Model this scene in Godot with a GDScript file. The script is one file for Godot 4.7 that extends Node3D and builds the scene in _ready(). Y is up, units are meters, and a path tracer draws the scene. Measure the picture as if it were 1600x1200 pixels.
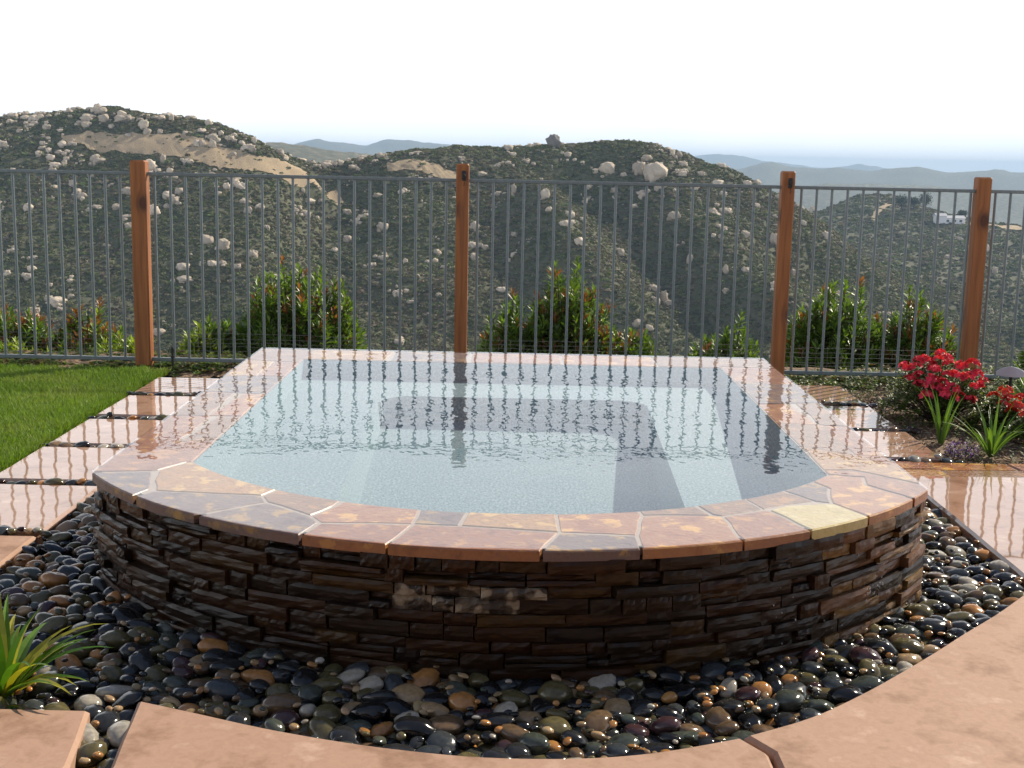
extends Node3D
# A raised stone spa on a hilltop terrace, a picket fence behind it and boulder-strewn hills beyond. Units are metres, y is up, the terrace lies at y = 0.

const WATER_Y := 0.4555
const COPING_Y := 0.45
const ARC_R := 1.908        # the bowed front of the spa
const ARC_Z := -5.818
const INNER_R := 1.545
const INNER_Z := -5.895
const FENCE_Z := -10.0

const RIDGES := [-254.0,-420.0,-0.1603,-233.8,-425.0,-0.0228,-213.1,-430.0,-0.0423,-192.9,-432.5,-0.0519,-172.5,-435.0,-0.0593,-162.8,-435.0,-0.0607,-153.2,-435.0,0.0544,-145.3,-433.8,0.0640,-137.4,-432.5,-0.4601,-129.6,-431.2,0.1589,-121.9,-430.0,-0.2311,-110.8,-427.5,0.0280,-99.7,-425.0,-0.2835,-91.9,-422.5,0.1489,-84.2,-420.0,-0.3048,-78.7,-418.0,-0.1469,-73.2,-416.0,0.2570,-68.5,-415.0,1.2542,-63.7,-414.0,-9.4710,-187.3,-375.0,0.0649,-168.5,-335.0,-0.0431,-153.2,-302.5,0.0405,-214.1,-350.0,0.0833,-188.4,-305.0,0.0863,-153.7,-385.0,0.0252,-136.7,-340.0,-0.0211,-121.5,-300.0,-0.0404,-138.0,-407.5,0.2678,-111.0,-382.5,0.0666,-99.3,-340.0,0.0340,-88.9,-302.5,0.0697,-95.5,-397.5,0.2165,-83.0,-351.0,0.0762,-81.4,-322.5,0.1774,-62.3,-432.5,-0.0220,-61.7,-420.8,4.0349,-61.0,-409.2,5.9395,-60.3,-397.5,-0.3999,-58.8,-387.5,0.6418,-57.3,-377.5,0.2088,-55.8,-367.5,0.5423,-50.6,-358.7,0.3061,-45.5,-349.8,0.4011,-40.7,-341.0,0.1505,-35.4,-334.8,0.1936,-30.4,-328.7,-0.2927,-25.4,-322.5,0.9177,-71.0,-392.0,-0.6046,-70.5,-383.3,-0.1625,-69.8,-374.7,-0.3193,-69.2,-366.0,-0.1353,-67.3,-357.7,-0.3019,-65.5,-349.3,-0.1417,-63.7,-341.0,-0.2000,-59.4,-332.7,-0.1567,-55.3,-324.3,-0.1605,-51.2,-316.0,-0.0000,-47.2,-310.2,-0.1235,-43.2,-304.3,-0.0375,-39.4,-298.5,-0.0400,-53.6,-440.0,-0.4987,-41.1,-445.0,-0.0314,-28.1,-447.5,-0.2150,-14.9,-447.5,-0.2150,-1.6,-450.0,-0.0978,-41.6,-407.5,-0.7953,-36.9,-362.5,-0.5586,-25.6,-410.0,-0.2810,-22.1,-357.5,-0.4635,-16.3,-318.0,-0.6553,3.8,-422.0,-2.5099,6.8,-410.3,-0.9026,9.7,-398.7,-0.6150,12.4,-387.0,-0.7453,15.0,-378.7,-0.4121,17.6,-370.3,-0.3818,20.0,-362.0,-0.5216,23.2,-353.7,-0.3533,26.2,-345.3,-0.3307,29.1,-337.0,-0.5401,33.0,-329.5,-0.2021,36.8,-322.0,-0.1581,40.3,-314.5,-0.0339,-3.5,-429.0,1.0197,-2.6,-416.5,1.7396,-1.7,-404.0,0.6928,-0.9,-391.5,0.2736,1.7,-380.7,0.6103,4.2,-369.8,0.5063,6.6,-359.0,0.2732,10.1,-348.2,0.4478,13.3,-337.3,0.2363,16.3,-326.5,0.6063,17.4,-447.5,1.6037,20.9,-440.0,-0.4312,24.2,-432.5,0.4421,27.4,-425.0,0.3499,31.4,-415.0,0.4469,35.1,-405.0,0.4401,38.7,-395.0,0.3770,42.6,-387.5,0.3686,46.4,-380.0,0.3994,50.0,-372.5,0.3964,54.0,-364.2,0.6854,57.7,-355.8,0.2850,61.2,-347.5,2.0053,50.1,-434.0,-0.2731,52.5,-422.3,-0.2634,54.6,-410.7,-0.2337,56.6,-399.0,-0.4187,59.2,-389.0,-0.3190,61.7,-379.0,-0.3812,64.0,-369.0,-0.5796,66.4,-361.0,-0.3692,68.6,-353.0,-0.8053,70.7,-345.0,-1.2518,73.2,-339.3,0.3585,75.5,-333.7,-0.1204,77.7,-328.0,0.0197,9.5,-455.0,-0.1220,11.8,-456.5,-0.2797,14.1,-458.0,-0.6276,18.1,-461.5,0.0786,22.2,-465.0,-0.1104,28.6,-467.5,-0.0202,35.1,-470.0,-0.3142,41.0,-471.2,0.2669,46.9,-472.5,-0.4513,52.6,-471.2,0.2669,58.3,-470.0,-0.2863,62.7,-467.5,0.1269,67.0,-465.0,-0.0555,72.4,-462.5,-0.0164,77.8,-460.0,-0.0275,83.1,-457.0,0.1608,88.2,-454.0,-0.4447,98.6,-442.5,-0.0029,102.3,-436.2,-0.1554,105.9,-430.0,0.1303,112.7,-420.0,-0.1602,119.1,-410.0,-0.0891,125.7,-398.8,-0.1360,131.8,-387.5,-0.0913,139.8,-376.2,-0.1062,147.2,-365.0,-0.1061,157.1,-352.5,-0.1066,166.0,-340.0,0.0122,38.1,-445.0,0.0002,73.8,-432.5,0.4057,87.7,-392.5,0.5259,112.7,-375.0,0.1826,101.0,-332.5,0.2530,129.2,-340.0,0.0903,-290.3,-479.9,-0.0162,-198.3,-500.1,0.0235,-158.6,-499.2,-0.0930,-115.7,-493.1,-0.1355,-85.4,-484.9,0.4555,-357.5,-591.1,0.1410,-219.7,-623.6,-0.0060,-145.4,-619.7,-0.1363,-94.1,-611.7,0.9525,-60.9,-499.6,0.0679,-31.9,-507.4,-0.1841,-1.9,-510.0,0.2751,-75.4,-618.7,-0.6442,-39.4,-627.1,-0.0979,-2.3,-630.0,-0.0505,11.2,-535.0,0.2827,26.0,-544.9,-0.1669,54.8,-552.1,-0.2449,78.4,-544.2,0.0323,103.5,-532.5,0.1263,14.1,-675.0,0.3164,51.5,-689.4,-0.2128,98.4,-682.8,0.2653,136.6,-472.5,0.0242,143.9,-460.0,0.2471,157.1,-440.0,0.3433,169.8,-417.5,0.4097,185.2,-395.0,0.1396,188.6,-512.5,2.8980,209.1,-480.0,1.6763,237.2,-435.0,0.6984,202.1,-860.0,0.1898,224.8,-860.0,-0.1878,248.0,-860.0,-0.3704,256.2,-830.0,-0.0434,267.8,-790.0,-0.0453,288.1,-770.0,0.0021,319.1,-770.0,-0.1361,361.6,-760.0,0.0651,197.8,-730.0,0.0168,212.1,-660.0,-0.0414,233.6,-620.0,-0.0507,189.7,-500.0,-2.8464,171.1,-520.0,-0.6750,187.8,-440.0,-1.1957,238.0,-500.0,-0.9849,249.8,-950.0,-0.2889,284.8,-1120.0,-0.0312,281.2,-920.0,0.0252,316.2,-1090.0,-0.0618,313.1,-860.0,0.3714,348.1,-1030.0,0.5752,-56.0,-24.0,-0.1444,-96.0,-70.0,-0.0076,-160.0,-150.0,0.0437,-192.0,-230.0,0.1109,-28.0,-24.0,-0.0238,-48.0,-70.0,0.0683,-80.0,-150.0,0.0062,-96.0,-230.0,0.0467,-10.5,-24.0,-0.0280,-18.0,-70.0,0.0410,-30.0,-150.0,-0.0020,-36.0,-230.0,0.0594,3.5,-24.0,-0.0256,6.0,-70.0,0.0414,10.0,-150.0,-0.0076,12.0,-230.0,0.0447,21.0,-24.0,-0.0338,36.0,-70.0,0.0527,60.0,-150.0,0.0136,72.0,-230.0,0.0260,38.5,-24.0,-0.0073,66.0,-70.0,0.0578,110.0,-150.0,0.0285,132.0,-230.0,-0.0034,59.5,-24.0,-0.1549,102.0,-70.0,-0.0322,170.0,-150.0,0.0460,204.0,-230.0,-0.0648,-400.0,-1000.0,-0.0153,-200.0,-1000.0,-0.0134,0.0,-1000.0,0.0038,200.0,-1000.0,0.1429,400.0,-1000.0,-0.3654]
const RIDGE_BASE := [-16.5737,-0.01841,0.07014]
const BOULDERS := [13.2,-467.8,2.22,2.81,48.0,-448.2,3.70,3.14,42.6,-452.6,2.38,2.15,31.8,-455.4,2.39,2.05,45.7,-457.8,2.17,1.03,64.7,-425.1,1.70,1.06,50.9,-416.0,1.87,1.66,53.4,-390.9,0.88,1.56,83.1,-413.2,1.45,2.07,68.0,-376.5,1.32,0.85,62.3,-378.0,0.85,1.32,61.2,-369.5,0.92,0.83,44.4,-376.6,1.13,1.88,41.4,-383.6,1.53,0.96,45.5,-374.5,1.12,0.94,32.7,-400.6,1.60,1.20,18.5,-371.1,1.48,1.11,103.5,-429.1,1.39,1.50,201.2,-876.8,2.19,3.07,90.8,-449.3,1.12,0.90,80.7,-453.6,1.47,0.91,85.4,-460.1,1.38,1.04,-0.7,-419.9,0.84,2.10,9.2,-405.2,1.42,1.62,32.0,-327.7,1.15,0.98,34.9,-325.9,0.98,0.81,56.7,-356.6,1.07,0.45,-84.7,-353.7,1.86,1.50,-79.5,-350.1,1.66,1.66,-71.1,-348.9,1.31,1.05,-73.7,-339.9,1.10,0.76,-88.2,-340.8,1.62,1.02,-63.0,-330.8,1.24,0.99,-62.9,-327.5,0.90,0.82,-87.0,-334.7,0.84,0.84,-142.0,-375.7,1.32,1.13,-103.6,-369.1,1.48,1.66,-99.6,-382.4,1.24,0.96,-116.1,-375.2,1.31,0.84,-108.6,-361.5,1.08,0.72,-134.4,-338.9,0.85,0.85,-121.5,-333.8,0.83,0.58,-140.0,-424.3,1.80,1.27,-136.9,-428.6,1.82,1.18,-139.3,-421.0,1.58,0.95,-134.2,-423.9,1.48,1.27,-120.6,-420.5,1.58,1.47,-118.6,-417.9,1.25,1.04,-129.3,-426.4,1.49,0.96,-112.6,-424.9,0.85,1.27,-100.2,-423.3,1.27,1.06,-100.9,-409.5,1.02,1.23,-99.1,-409.7,1.02,1.13,-96.0,-410.1,1.23,1.23,-87.4,-413.5,0.93,0.83,-84.0,-411.5,1.44,1.23,-84.3,-417.5,0.84,1.25,-144.2,-412.8,1.34,1.03,-132.0,-406.3,1.42,1.12,-145.9,-406.4,1.22,1.02,-149.9,-407.5,1.02,0.82,-112.3,-397.4,1.79,1.79,-109.2,-401.0,0.90,1.40,-134.8,-393.3,1.38,0.98,-71.2,-368.3,1.10,0.92,-54.2,-414.4,1.45,0.93,-44.9,-422.0,1.69,0.74,-40.7,-395.1,1.68,1.38,-51.1,-392.0,1.18,0.98,-54.1,-383.2,0.96,0.57,-12.8,-403.5,1.51,1.51,-13.0,-391.1,1.37,0.98,-10.6,-391.8,0.88,0.78,-8.9,-390.7,1.07,0.88,-12.0,-382.4,1.24,1.15,-23.1,-381.8,1.05,1.05,-25.1,-372.6,0.84,0.75,-23.3,-375.7,0.94,0.75,-20.7,-370.2,0.74,0.74,-31.9,-373.8,0.75,0.75,-0.2,-393.6,1.28,0.69,-20.7,-350.0,0.79,0.61,-55.4,-440.3,1.54,0.77,104.3,-383.6,1.15,0.77,106.5,-373.6,0.93,0.65,103.6,-342.4,1.20,0.68,88.9,-356.1,0.80,0.71,86.8,-398.3,1.10,1.19,91.3,-433.4,1.08,0.98,96.4,-431.8,0.97,1.08,25.2,-450.3,1.35,1.13,33.9,-446.3,1.23,0.89,81.1,-437.8,1.31,0.88,60.5,-439.9,1.43,0.88,70.6,-441.3,1.32,0.88,241.2,-658.9,1.65,2.64,242.4,-701.5,1.58,1.23,213.6,-634.4,1.43,1.11,225.9,-602.5,1.36,1.81,69.2,-447.3,2.01,0.89,64.2,-451.7,1.36,0.79,58.6,-452.1,1.13,0.79,75.9,-447.2,1.34,0.78,37.4,-451.5,1.13,0.90,27.6,-455.4,1.02,0.80,23.2,-458.2,0.92,0.69,-62.2,-410.7,0.72,0.51,-65.2,-391.7,0.78,0.59,-64.6,-365.5,0.73,0.55,-160.8,-420.7,0.95,0.63,-140.8,-403.6,0.81,0.61,-155.0,-399.0,0.90,0.60,-124.4,-416.6,0.94,0.73,-114.6,-418.1,0.84,0.84,-105.6,-414.8,0.93,0.73,-94.9,-417.4,0.94,0.83,-89.0,-408.4,0.92,0.71]
const RANGE_A := [Vector3(-523,-6.7,-1500),Vector3(-412,2.9,-1500),Vector3(-345,10.1,-1500),Vector3(-286,19.3,-1500),Vector3(-249,15.7,-1500),Vector3(-205,10.1,-1500),Vector3(-170,7.5,-1550),Vector3(-124,1.7,-1600),Vector3(-39,-4.6,-1700)]
const RANGE_B := [Vector3(-1500,-19.4,-6000),Vector3(-1204,15.8,-6000),Vector3(-1085,50.2,-6000),Vector3(-937,88.0,-6000),Vector3(-820,78.9,-6000),Vector3(-716,72.3,-6000),Vector3(-584,89.5,-6000),Vector3(-436,83.9,-6000),Vector3(-259,70.1,-6000),Vector3(-52,59.9,-6000),Vector3(66,47.8,-6000),Vector3(274,2.6,-6000)]
const RANGE_C := [Vector3(-150,-11.5,-2400),Vector3(-80,17.9,-2400),Vector3(-50,25.5,-2400),Vector3(-9,14.7,-2400),Vector3(27,17.8,-2400),Vector3(74,7.1,-2400),Vector3(145,-5.4,-2400)]
const RANGE_D := [Vector3(903,-19.5,-9500),Vector3(1181,41.6,-9500),Vector3(1344,77.2,-9500),Vector3(1554,81.6,-9500),Vector3(1789,58.8,-9500),Vector3(1978,25.8,-9500),Vector3(2306,9.5,-9500),Vector3(2492,31.8,-9500),Vector3(2727,13.6,-9500),Vector3(3717,-67.6,-9500)]
const RANGE_E := [Vector3(553,-68.9,-4600),Vector3(688,-25.8,-4600),Vector3(800,-1.1,-4600),Vector3(889,20.9,-4600),Vector3(1003,3.1,-4600),Vector3(1140,1.5,-4600),Vector3(1276,2.0,-4600),Vector3(1366,10.6,-4600),Vector3(1433,12.0,-4600),Vector3(1571,-3.0,-4600),Vector3(1683,6.0,-4600),Vector3(1797,-2.8,-4600),Vector3(1979,-5.8,-4600),Vector3(2254,-33.7,-4600)]
const RANGE_F := [Vector3(393,-70.3,-2900),Vector3(535,-47.5,-2900),Vector3(649,-38.0,-2900),Vector3(749,-30.3,-2900),Vector3(878,-30.5,-2900),Vector3(993,-38.0,-2900),Vector3(1137,-43.5,-2900),Vector3(1308,-37.1,-2900),Vector3(1495,-47.4,-2900)]
const FRONT_STONES := [
	["rust",-1.705,-4.817,-1.397,-4.862,-1.376,-4.875,-1.300,-5.012,-1.202,-5.014,-1.222,-5.395,-1.400,-5.385,-1.760,-5.234],
	["slate",-1.701,-4.807,-1.394,-4.852,-1.327,-4.580,-1.392,-4.406],
	["gold",-1.373,-4.864,-1.297,-5.001,-1.202,-5.014,-0.845,-4.664,-0.903,-4.522,-0.928,-4.529,-1.302,-4.563,-1.350,-4.713],
	["slate",-1.304,-4.554,-0.926,-4.521,-0.899,-4.514,-0.870,-4.436,-1.127,-4.210,-1.389,-4.406],
	["slate",-0.866,-4.427,-0.687,-4.265,-0.645,-4.189,-0.703,-3.974,-1.125,-4.202],
	["brown",-0.843,-4.664,-0.899,-4.514,-0.868,-4.436,-0.686,-4.273,-0.656,-4.325,-0.585,-4.494],
	["rust_gold",-0.585,-4.494,-0.653,-4.317,-0.683,-4.265,-0.640,-4.189,-0.327,-4.197,-0.313,-4.435],
	["rust",-0.639,-4.181,-0.326,-4.189,-0.412,-3.882,-0.702,-3.966],
	["slate",-0.313,-4.435,-0.327,-4.197,-0.168,-4.186,-0.138,-4.409],
	["gold",-0.138,-4.409,-0.165,-4.186,0.169,-4.134,0.163,-4.417],
	["rust",-0.326,-4.189,-0.165,-4.178,0.168,-4.127,0.076,-3.830,-0.412,-3.882],
	["rust_gold",0.163,-4.417,0.169,-4.134,0.426,-4.116,0.469,-4.362,0.455,-4.463],
	["slate",0.168,-4.127,0.425,-4.108,0.427,-3.876,0.078,-3.823],
	["brown",0.455,-4.463,0.469,-4.362,0.715,-4.381,0.670,-4.544],
	["rust_gold",0.468,-4.354,0.715,-4.381,0.752,-4.367,0.785,-3.990,0.429,-3.869,0.428,-4.116],
	["brown",0.670,-4.544,0.719,-4.390,0.753,-4.376,0.914,-4.473,0.861,-4.661],
	["rust",0.752,-4.367,0.912,-4.464,0.934,-4.457,1.047,-4.173,0.785,-3.990],
	["yellow",0.935,-4.466,1.007,-4.533,1.197,-4.574,1.299,-4.363,1.049,-4.174],
	["brown",0.861,-4.661,1.014,-4.809,1.129,-4.605,1.009,-4.542,0.916,-4.473],
	["slate",1.014,-4.809,1.175,-4.956,1.231,-4.803,1.187,-4.583,1.131,-4.605],
	["rust_gold",1.175,-4.956,1.305,-5.024,1.412,-4.991,1.388,-4.865,1.553,-4.606,1.302,-4.363,1.190,-4.583,1.233,-4.803],
	["rust",1.237,-5.035,1.272,-5.104,1.401,-5.109,1.469,-5.049,1.704,-4.799,1.556,-4.606,1.394,-4.876,1.417,-5.002],
	["gold",1.404,-5.120,1.272,-5.104,1.291,-5.522,1.503,-5.385,1.718,-5.053,1.708,-4.810,1.472,-5.061]
]

var rng := RandomNumberGenerator.new()
var taken := {}
var M := {}
var noise := FastNoiseLite.new()
var noise_b := FastNoiseLite.new()


# ---------------------------------------------------------------- shapes
class Shape:
	var v := PackedVector3Array()
	var n := PackedVector3Array()
	var c := PackedColorArray()
	var u := PackedVector2Array()
	var i := PackedInt32Array()

	func put(p: Vector3, nor: Vector3, col := Color.WHITE, uv := Vector2.ZERO) -> int:
		v.append(p); n.append(nor); c.append(col); u.append(uv)
		return v.size() - 1

	func link(a: int, b: int, d: int) -> void:   # counter-clockwise from outside
		i.append(a); i.append(d); i.append(b)

	func quad_index(a: int, b: int, d: int, e: int) -> void:   # turned so that it faces the way its normals do
		if (v[b] - v[a]).cross(v[d] - v[a]).dot(n[a]) < 0.0:
			var s := b; b = e; e = s
		link(a, b, d)
		link(a, d, e)

	func tri(a: Vector3, b: Vector3, d: Vector3, col := Color.WHITE) -> void:
		var nor := (b - a).cross(d - a)
		if nor.length_squared() < 1e-16:
			return
		nor = nor.normalized()
		link(put(a, nor, col), put(b, nor, col), put(d, nor, col))

	func quad(a: Vector3, b: Vector3, d: Vector3, e: Vector3, col := Color.WHITE) -> void:
		tri(a, b, d, col)
		tri(a, d, e, col)

	func quad_to(a: Vector3, b: Vector3, d: Vector3, e: Vector3, way: Vector3, col := Color.WHITE) -> void:
		if (b - a).cross(d - a).dot(way) + (d - a).cross(e - a).dot(way) >= 0.0:
			quad(a, b, d, e, col)
		else:
			quad(e, d, b, a, col)

	func box(at: Vector3, size: Vector3, basis := Basis(), col := Color.WHITE, chamfer := 0.0) -> void:
		var h := size / 2.0
		var k: float = min(chamfer, h.x * 0.9, h.y * 0.9, h.z * 0.9)
		var ax := [Vector3.RIGHT, Vector3.UP, Vector3.BACK]
		for a in 3:
			for s in [-1.0, 1.0]:
				var w: Vector3 = ax[a] * s
				var p: Vector3 = ax[(a + 1) % 3] * (h[(a + 1) % 3] - k)
				var q: Vector3 = ax[(a + 2) % 3] * (h[(a + 2) % 3] - k)
				var o: Vector3 = w * h[a]
				quad_to(at + basis * (o - p - q), at + basis * (o + p - q), at + basis * (o + p + q), at + basis * (o - p + q), basis * w, col)
		if k > 0.0:
			for a in 3:      # edges along axis a
				for s in [-1.0, 1.0]:
					for t in [-1.0, 1.0]:
						var b1 := (a + 1) % 3
						var b2 := (a + 2) % 3
						var e: Vector3 = ax[a] * (h[a] - k)
						var o1: Vector3 = ax[b1] * s * h[b1] + ax[b2] * t * (h[b2] - k)
						var o2: Vector3 = ax[b1] * s * (h[b1] - k) + ax[b2] * t * h[b2]
						quad_to(at + basis * (o1 - e), at + basis * (o1 + e), at + basis * (o2 + e), at + basis * (o2 - e), basis * (ax[b1] * s + ax[b2] * t), col)

	# an upright slab over a plan of (x, z) points
	func slab(plan: PackedVector2Array, y0: float, y1: float, bevel: float, col := Color.WHITE) -> void:
		var turn := 1.0 if area(plan) > 0.0 else -1.0
		var inner := inset(plan, bevel)
		var m := plan.size()
		for k in m:
			var a := plan[k]
			var b := plan[(k + 1) % m]
			var out := Vector3((b - a).y, 0, -(b - a).x) * turn
			quad_to(Vector3(a.x, y0, a.y), Vector3(b.x, y0, b.y), Vector3(b.x, y1 - bevel, b.y), Vector3(a.x, y1 - bevel, a.y), out, col)
			if bevel > 0.0:
				var c1 := inner[k]
				var c2 := inner[(k + 1) % m]
				quad_to(Vector3(a.x, y1 - bevel, a.y), Vector3(b.x, y1 - bevel, b.y), Vector3(c2.x, y1, c2.y), Vector3(c1.x, y1, c1.y), out.normalized() + Vector3.UP, col)
		var t := Geometry2D.triangulate_polygon(inner)
		for k in range(0, t.size(), 3):
			var p := inner[t[k]]
			var q := inner[t[k + 1]]
			var r := inner[t[k + 2]]
			if (q - p).cross(r - p) > 0.0:
				var s := q; q = r; r = s
			tri(Vector3(p.x, y1, p.y), Vector3(q.x, y1, q.y), Vector3(r.x, y1, r.y), col)

	static func area(plan: PackedVector2Array) -> float:
		var s := 0.0
		for k in plan.size():
			s += plan[k].cross(plan[(k + 1) % plan.size()])
		return s / 2.0

	static func inset(plan: PackedVector2Array, by: float) -> PackedVector2Array:
		var turn := 1.0 if area(plan) > 0.0 else -1.0
		var out := PackedVector2Array()
		var m := plan.size()
		for k in m:
			var e1 := (plan[k] - plan[(k + m - 1) % m]).normalized()
			var e2 := (plan[(k + 1) % m] - plan[k]).normalized()
			var n1 := Vector2(-e1.y, e1.x) * turn
			var n2 := Vector2(-e2.y, e2.x) * turn
			var s := n1 + n2
			var way: Vector2 = s / max(0.35, s.dot(s) / 2.0)
			out.append(plan[k] + way * by)
		return out

	# a round tube through points
	func tube(pts: Array, radii: Array, sides := 8, col := Color.WHITE, caps := true) -> void:
		var rows := []
		var side := Vector3.ZERO
		for k in pts.size():
			var along: Vector3 = (pts[min(k + 1, pts.size() - 1)] - pts[max(k - 1, 0)]).normalized()
			if side == Vector3.ZERO:
				side = along.cross(Vector3.UP if abs(along.y) < 0.9 else Vector3.RIGHT).normalized()
			side = (side - along * side.dot(along)).normalized()
			var other := along.cross(side)
			var row := []
			for s in sides:
				var a := TAU * s / sides
				var w := side * cos(a) + other * sin(a)
				row.append(put(pts[k] + w * radii[k], w, col))
			rows.append(row)
		for k in pts.size() - 1:
			for s in sides:
				var s2 := (s + 1) % sides
				link(rows[k][s], rows[k][s2], rows[k + 1][s2])
				link(rows[k][s], rows[k + 1][s2], rows[k + 1][s])
		if caps:
			for e in [0, pts.size() - 1]:
				var along: Vector3 = (pts[1] - pts[0]) * -1.0 if e == 0 else pts[e] - pts[e - 1]
				for s in range(1, sides - 1):
					var a: Vector3 = v[rows[e][0]]
					var b: Vector3 = v[rows[e][s]]
					var d: Vector3 = v[rows[e][s + 1]]
					if (b - a).cross(d - a).dot(along) > 0.0:
						tri(a, b, d, col)
					else:
						tri(a, d, b, col)

	# a narrow leaf from base to tip, folded along its middle, bending down
	func leaf(at: Vector3, way: Vector3, flat: Vector3, length: float, width: float, droop: float, col: Color, steps := 2, fold := 0.25) -> void:
		var side := way.cross(flat).normalized()
		var pts := []
		for k in steps + 1:
			var t := float(k) / steps
			var p := at + way * length * t - Vector3.UP * droop * length * t * t
			var w := width * 0.5 * (sin(PI * pow(t, 0.75) * 0.94 + 0.18))
			if k == steps:
				w = 0.0
			pts.append([p - side * w + flat * w * fold, p, p + side * w + flat * w * fold])
		for k in steps:
			quad(pts[k][0], pts[k + 1][0], pts[k + 1][1], pts[k][1], col)
			quad(pts[k][1], pts[k + 1][1], pts[k + 1][2], pts[k][2], col)

	func mesh(colored := false, with_uv := false) -> ArrayMesh:
		var a := []
		a.resize(Mesh.ARRAY_MAX)
		a[Mesh.ARRAY_VERTEX] = v
		a[Mesh.ARRAY_NORMAL] = n
		a[Mesh.ARRAY_INDEX] = i
		if colored:
			a[Mesh.ARRAY_COLOR] = c
		if with_uv:
			a[Mesh.ARRAY_TEX_UV] = u
		var m := ArrayMesh.new()
		m.add_surface_from_arrays(Mesh.PRIMITIVE_TRIANGLES, a)
		return m


# ---------------------------------------------------------------- objects
func numbered(called: String) -> String:
	if not taken.has(called):
		taken[called] = 0
		return called
	taken[called] += 1
	return "%s_%03d" % [called, taken[called]]


func tag(o: Node3D, label := "", category := "", group := "", kind := "") -> Node3D:
	for k in [["label", label], ["category", category], ["group", group], ["kind", kind]]:
		if k[1]:
			o.set_meta(k[0], k[1])
	return o


func base(called: String, label: String, category: String, at := Vector3.ZERO, group := "") -> Node3D:
	var o := Node3D.new()
	o.name = numbered(called)
	add_child(o)
	o.position = at
	return tag(o, label, category, group)


func solid(called: String, m: Mesh, material: Material, parent: Node = null) -> MeshInstance3D:
	var o := MeshInstance3D.new()
	o.name = numbered(called) if parent == null else called
	o.mesh = m
	o.material_override = material
	(self if parent == null else parent).add_child(o, true)
	return o


func many(called: String, m: Mesh, material: Material, places: Array, colors: Array, parent: Node = null) -> MultiMeshInstance3D:
	var o := MultiMeshInstance3D.new()
	var mm := MultiMesh.new()
	mm.transform_format = MultiMesh.TRANSFORM_3D
	mm.use_colors = not colors.is_empty()
	mm.mesh = m
	mm.instance_count = places.size()
	for k in places.size():
		mm.set_instance_transform(k, places[k])
		if mm.use_colors:
			mm.set_instance_color(k, colors[k])
	o.multimesh = mm
	o.material_override = material
	o.name = numbered(called) if parent == null else called
	(self if parent == null else parent).add_child(o, true)
	o.set_meta("kind", "stuff")
	return o


func lin(r: float, g: float, b: float) -> Color:
	return Color(r, g, b).linear_to_srgb()


func spread(a: float, b: float) -> float:
	return rng.randf_range(a, b)


# a repeating cloth of noise run through colours (given as linear values)
func grain(frequency: float, colors: Array, seed_of := 1, octaves := 4, size := 512, warp := 0.0, at := [], gain := 0.5) -> NoiseTexture2D:
	var f := FastNoiseLite.new()
	f.seed = seed_of
	f.noise_type = FastNoiseLite.TYPE_SIMPLEX_SMOOTH
	f.frequency = frequency
	f.fractal_octaves = octaves
	f.fractal_gain = gain
	if warp > 0.0:
		f.domain_warp_enabled = true
		f.domain_warp_amplitude = warp
		f.domain_warp_frequency = frequency
	var t := NoiseTexture2D.new()
	t.width = size
	t.height = size
	t.seamless = true
	t.noise = f
	var g := Gradient.new()
	var where := PackedFloat32Array()
	var what := PackedColorArray()
	for k in colors.size():
		where.append(at[k] if at.size() else float(k) / (colors.size() - 1))
		what.append(lin(colors[k][0], colors[k][1], colors[k][2]))
	g.offsets = where
	g.colors = what
	t.color_ramp = g
	return t


func relief(frequency: float, seed_of := 1, octaves := 4, size := 512) -> NoiseTexture2D:
	return grain(frequency, [[0, 0, 0], [1, 1, 1]], seed_of, octaves, size)


func stuff_of(called: String, color, rough: float, per_metre := 1.0, bump: Texture2D = null, bump_cm := 0.0, specular := 0.5) -> StandardMaterial3D:
	var m := StandardMaterial3D.new()
	m.resource_name = called
	if color is Texture2D:
		m.albedo_texture = color
	else:
		m.albedo_color = color
	m.roughness = rough
	m.metallic_specular = specular
	m.uv1_triplanar = true
	m.uv1_world_triplanar = true
	m.uv1_scale = Vector3.ONE * per_metre
	if bump:
		m.heightmap_enabled = true
		m.heightmap_texture = bump
		m.heightmap_scale = bump_cm
	M[called] = m
	return m


func leafy(called: String, rough := 0.5, through := 0.5) -> StandardMaterial3D:
	var m := StandardMaterial3D.new()
	m.resource_name = called
	m.vertex_color_use_as_albedo = true
	m.roughness = rough
	m.backlight_enabled = through > 0.0
	m.backlight = Color(through, through, through * 0.6)
	M[called] = m
	return m


func hue(c: Array, vary := 0.0) -> Color:
	var k := 1.0 + spread(-vary, vary)
	return Color(c[0] * k * (1.0 + spread(-vary, vary) * 0.3), c[1] * k, c[2] * k * (1.0 + spread(-vary, vary) * 0.3))


# half the width of the spa at a place along it, outside and inside
func half_out(z: float) -> float:
	return 1.62 if z <= -4.81 else sqrt(max(0.0, ARC_R * ARC_R - (z - ARC_Z) * (z - ARC_Z)))


func half_in(z: float) -> float:
	return 1.28 if z <= -5.03 else sqrt(max(0.0, INNER_R * INNER_R - (z - INNER_Z) * (z - INNER_Z)))


func outline(half_width: float, back: float, shoulder: float, radius: float, centre: float, steps := 48) -> PackedVector2Array:
	var p := PackedVector2Array([Vector2(half_width, back), Vector2(-half_width, back)])
	var a0 := atan2(shoulder - centre, -half_width)
	var a1 := atan2(shoulder - centre, half_width)
	for k in steps + 1:
		var a := lerpf(a0, a1, float(k) / steps)
		p.append(Vector2(cos(a) * radius, centre + sin(a) * radius))
	p[2] = Vector2(-half_width, shoulder)
	p[p.size() - 1] = Vector2(half_width, shoulder)
	return p


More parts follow.
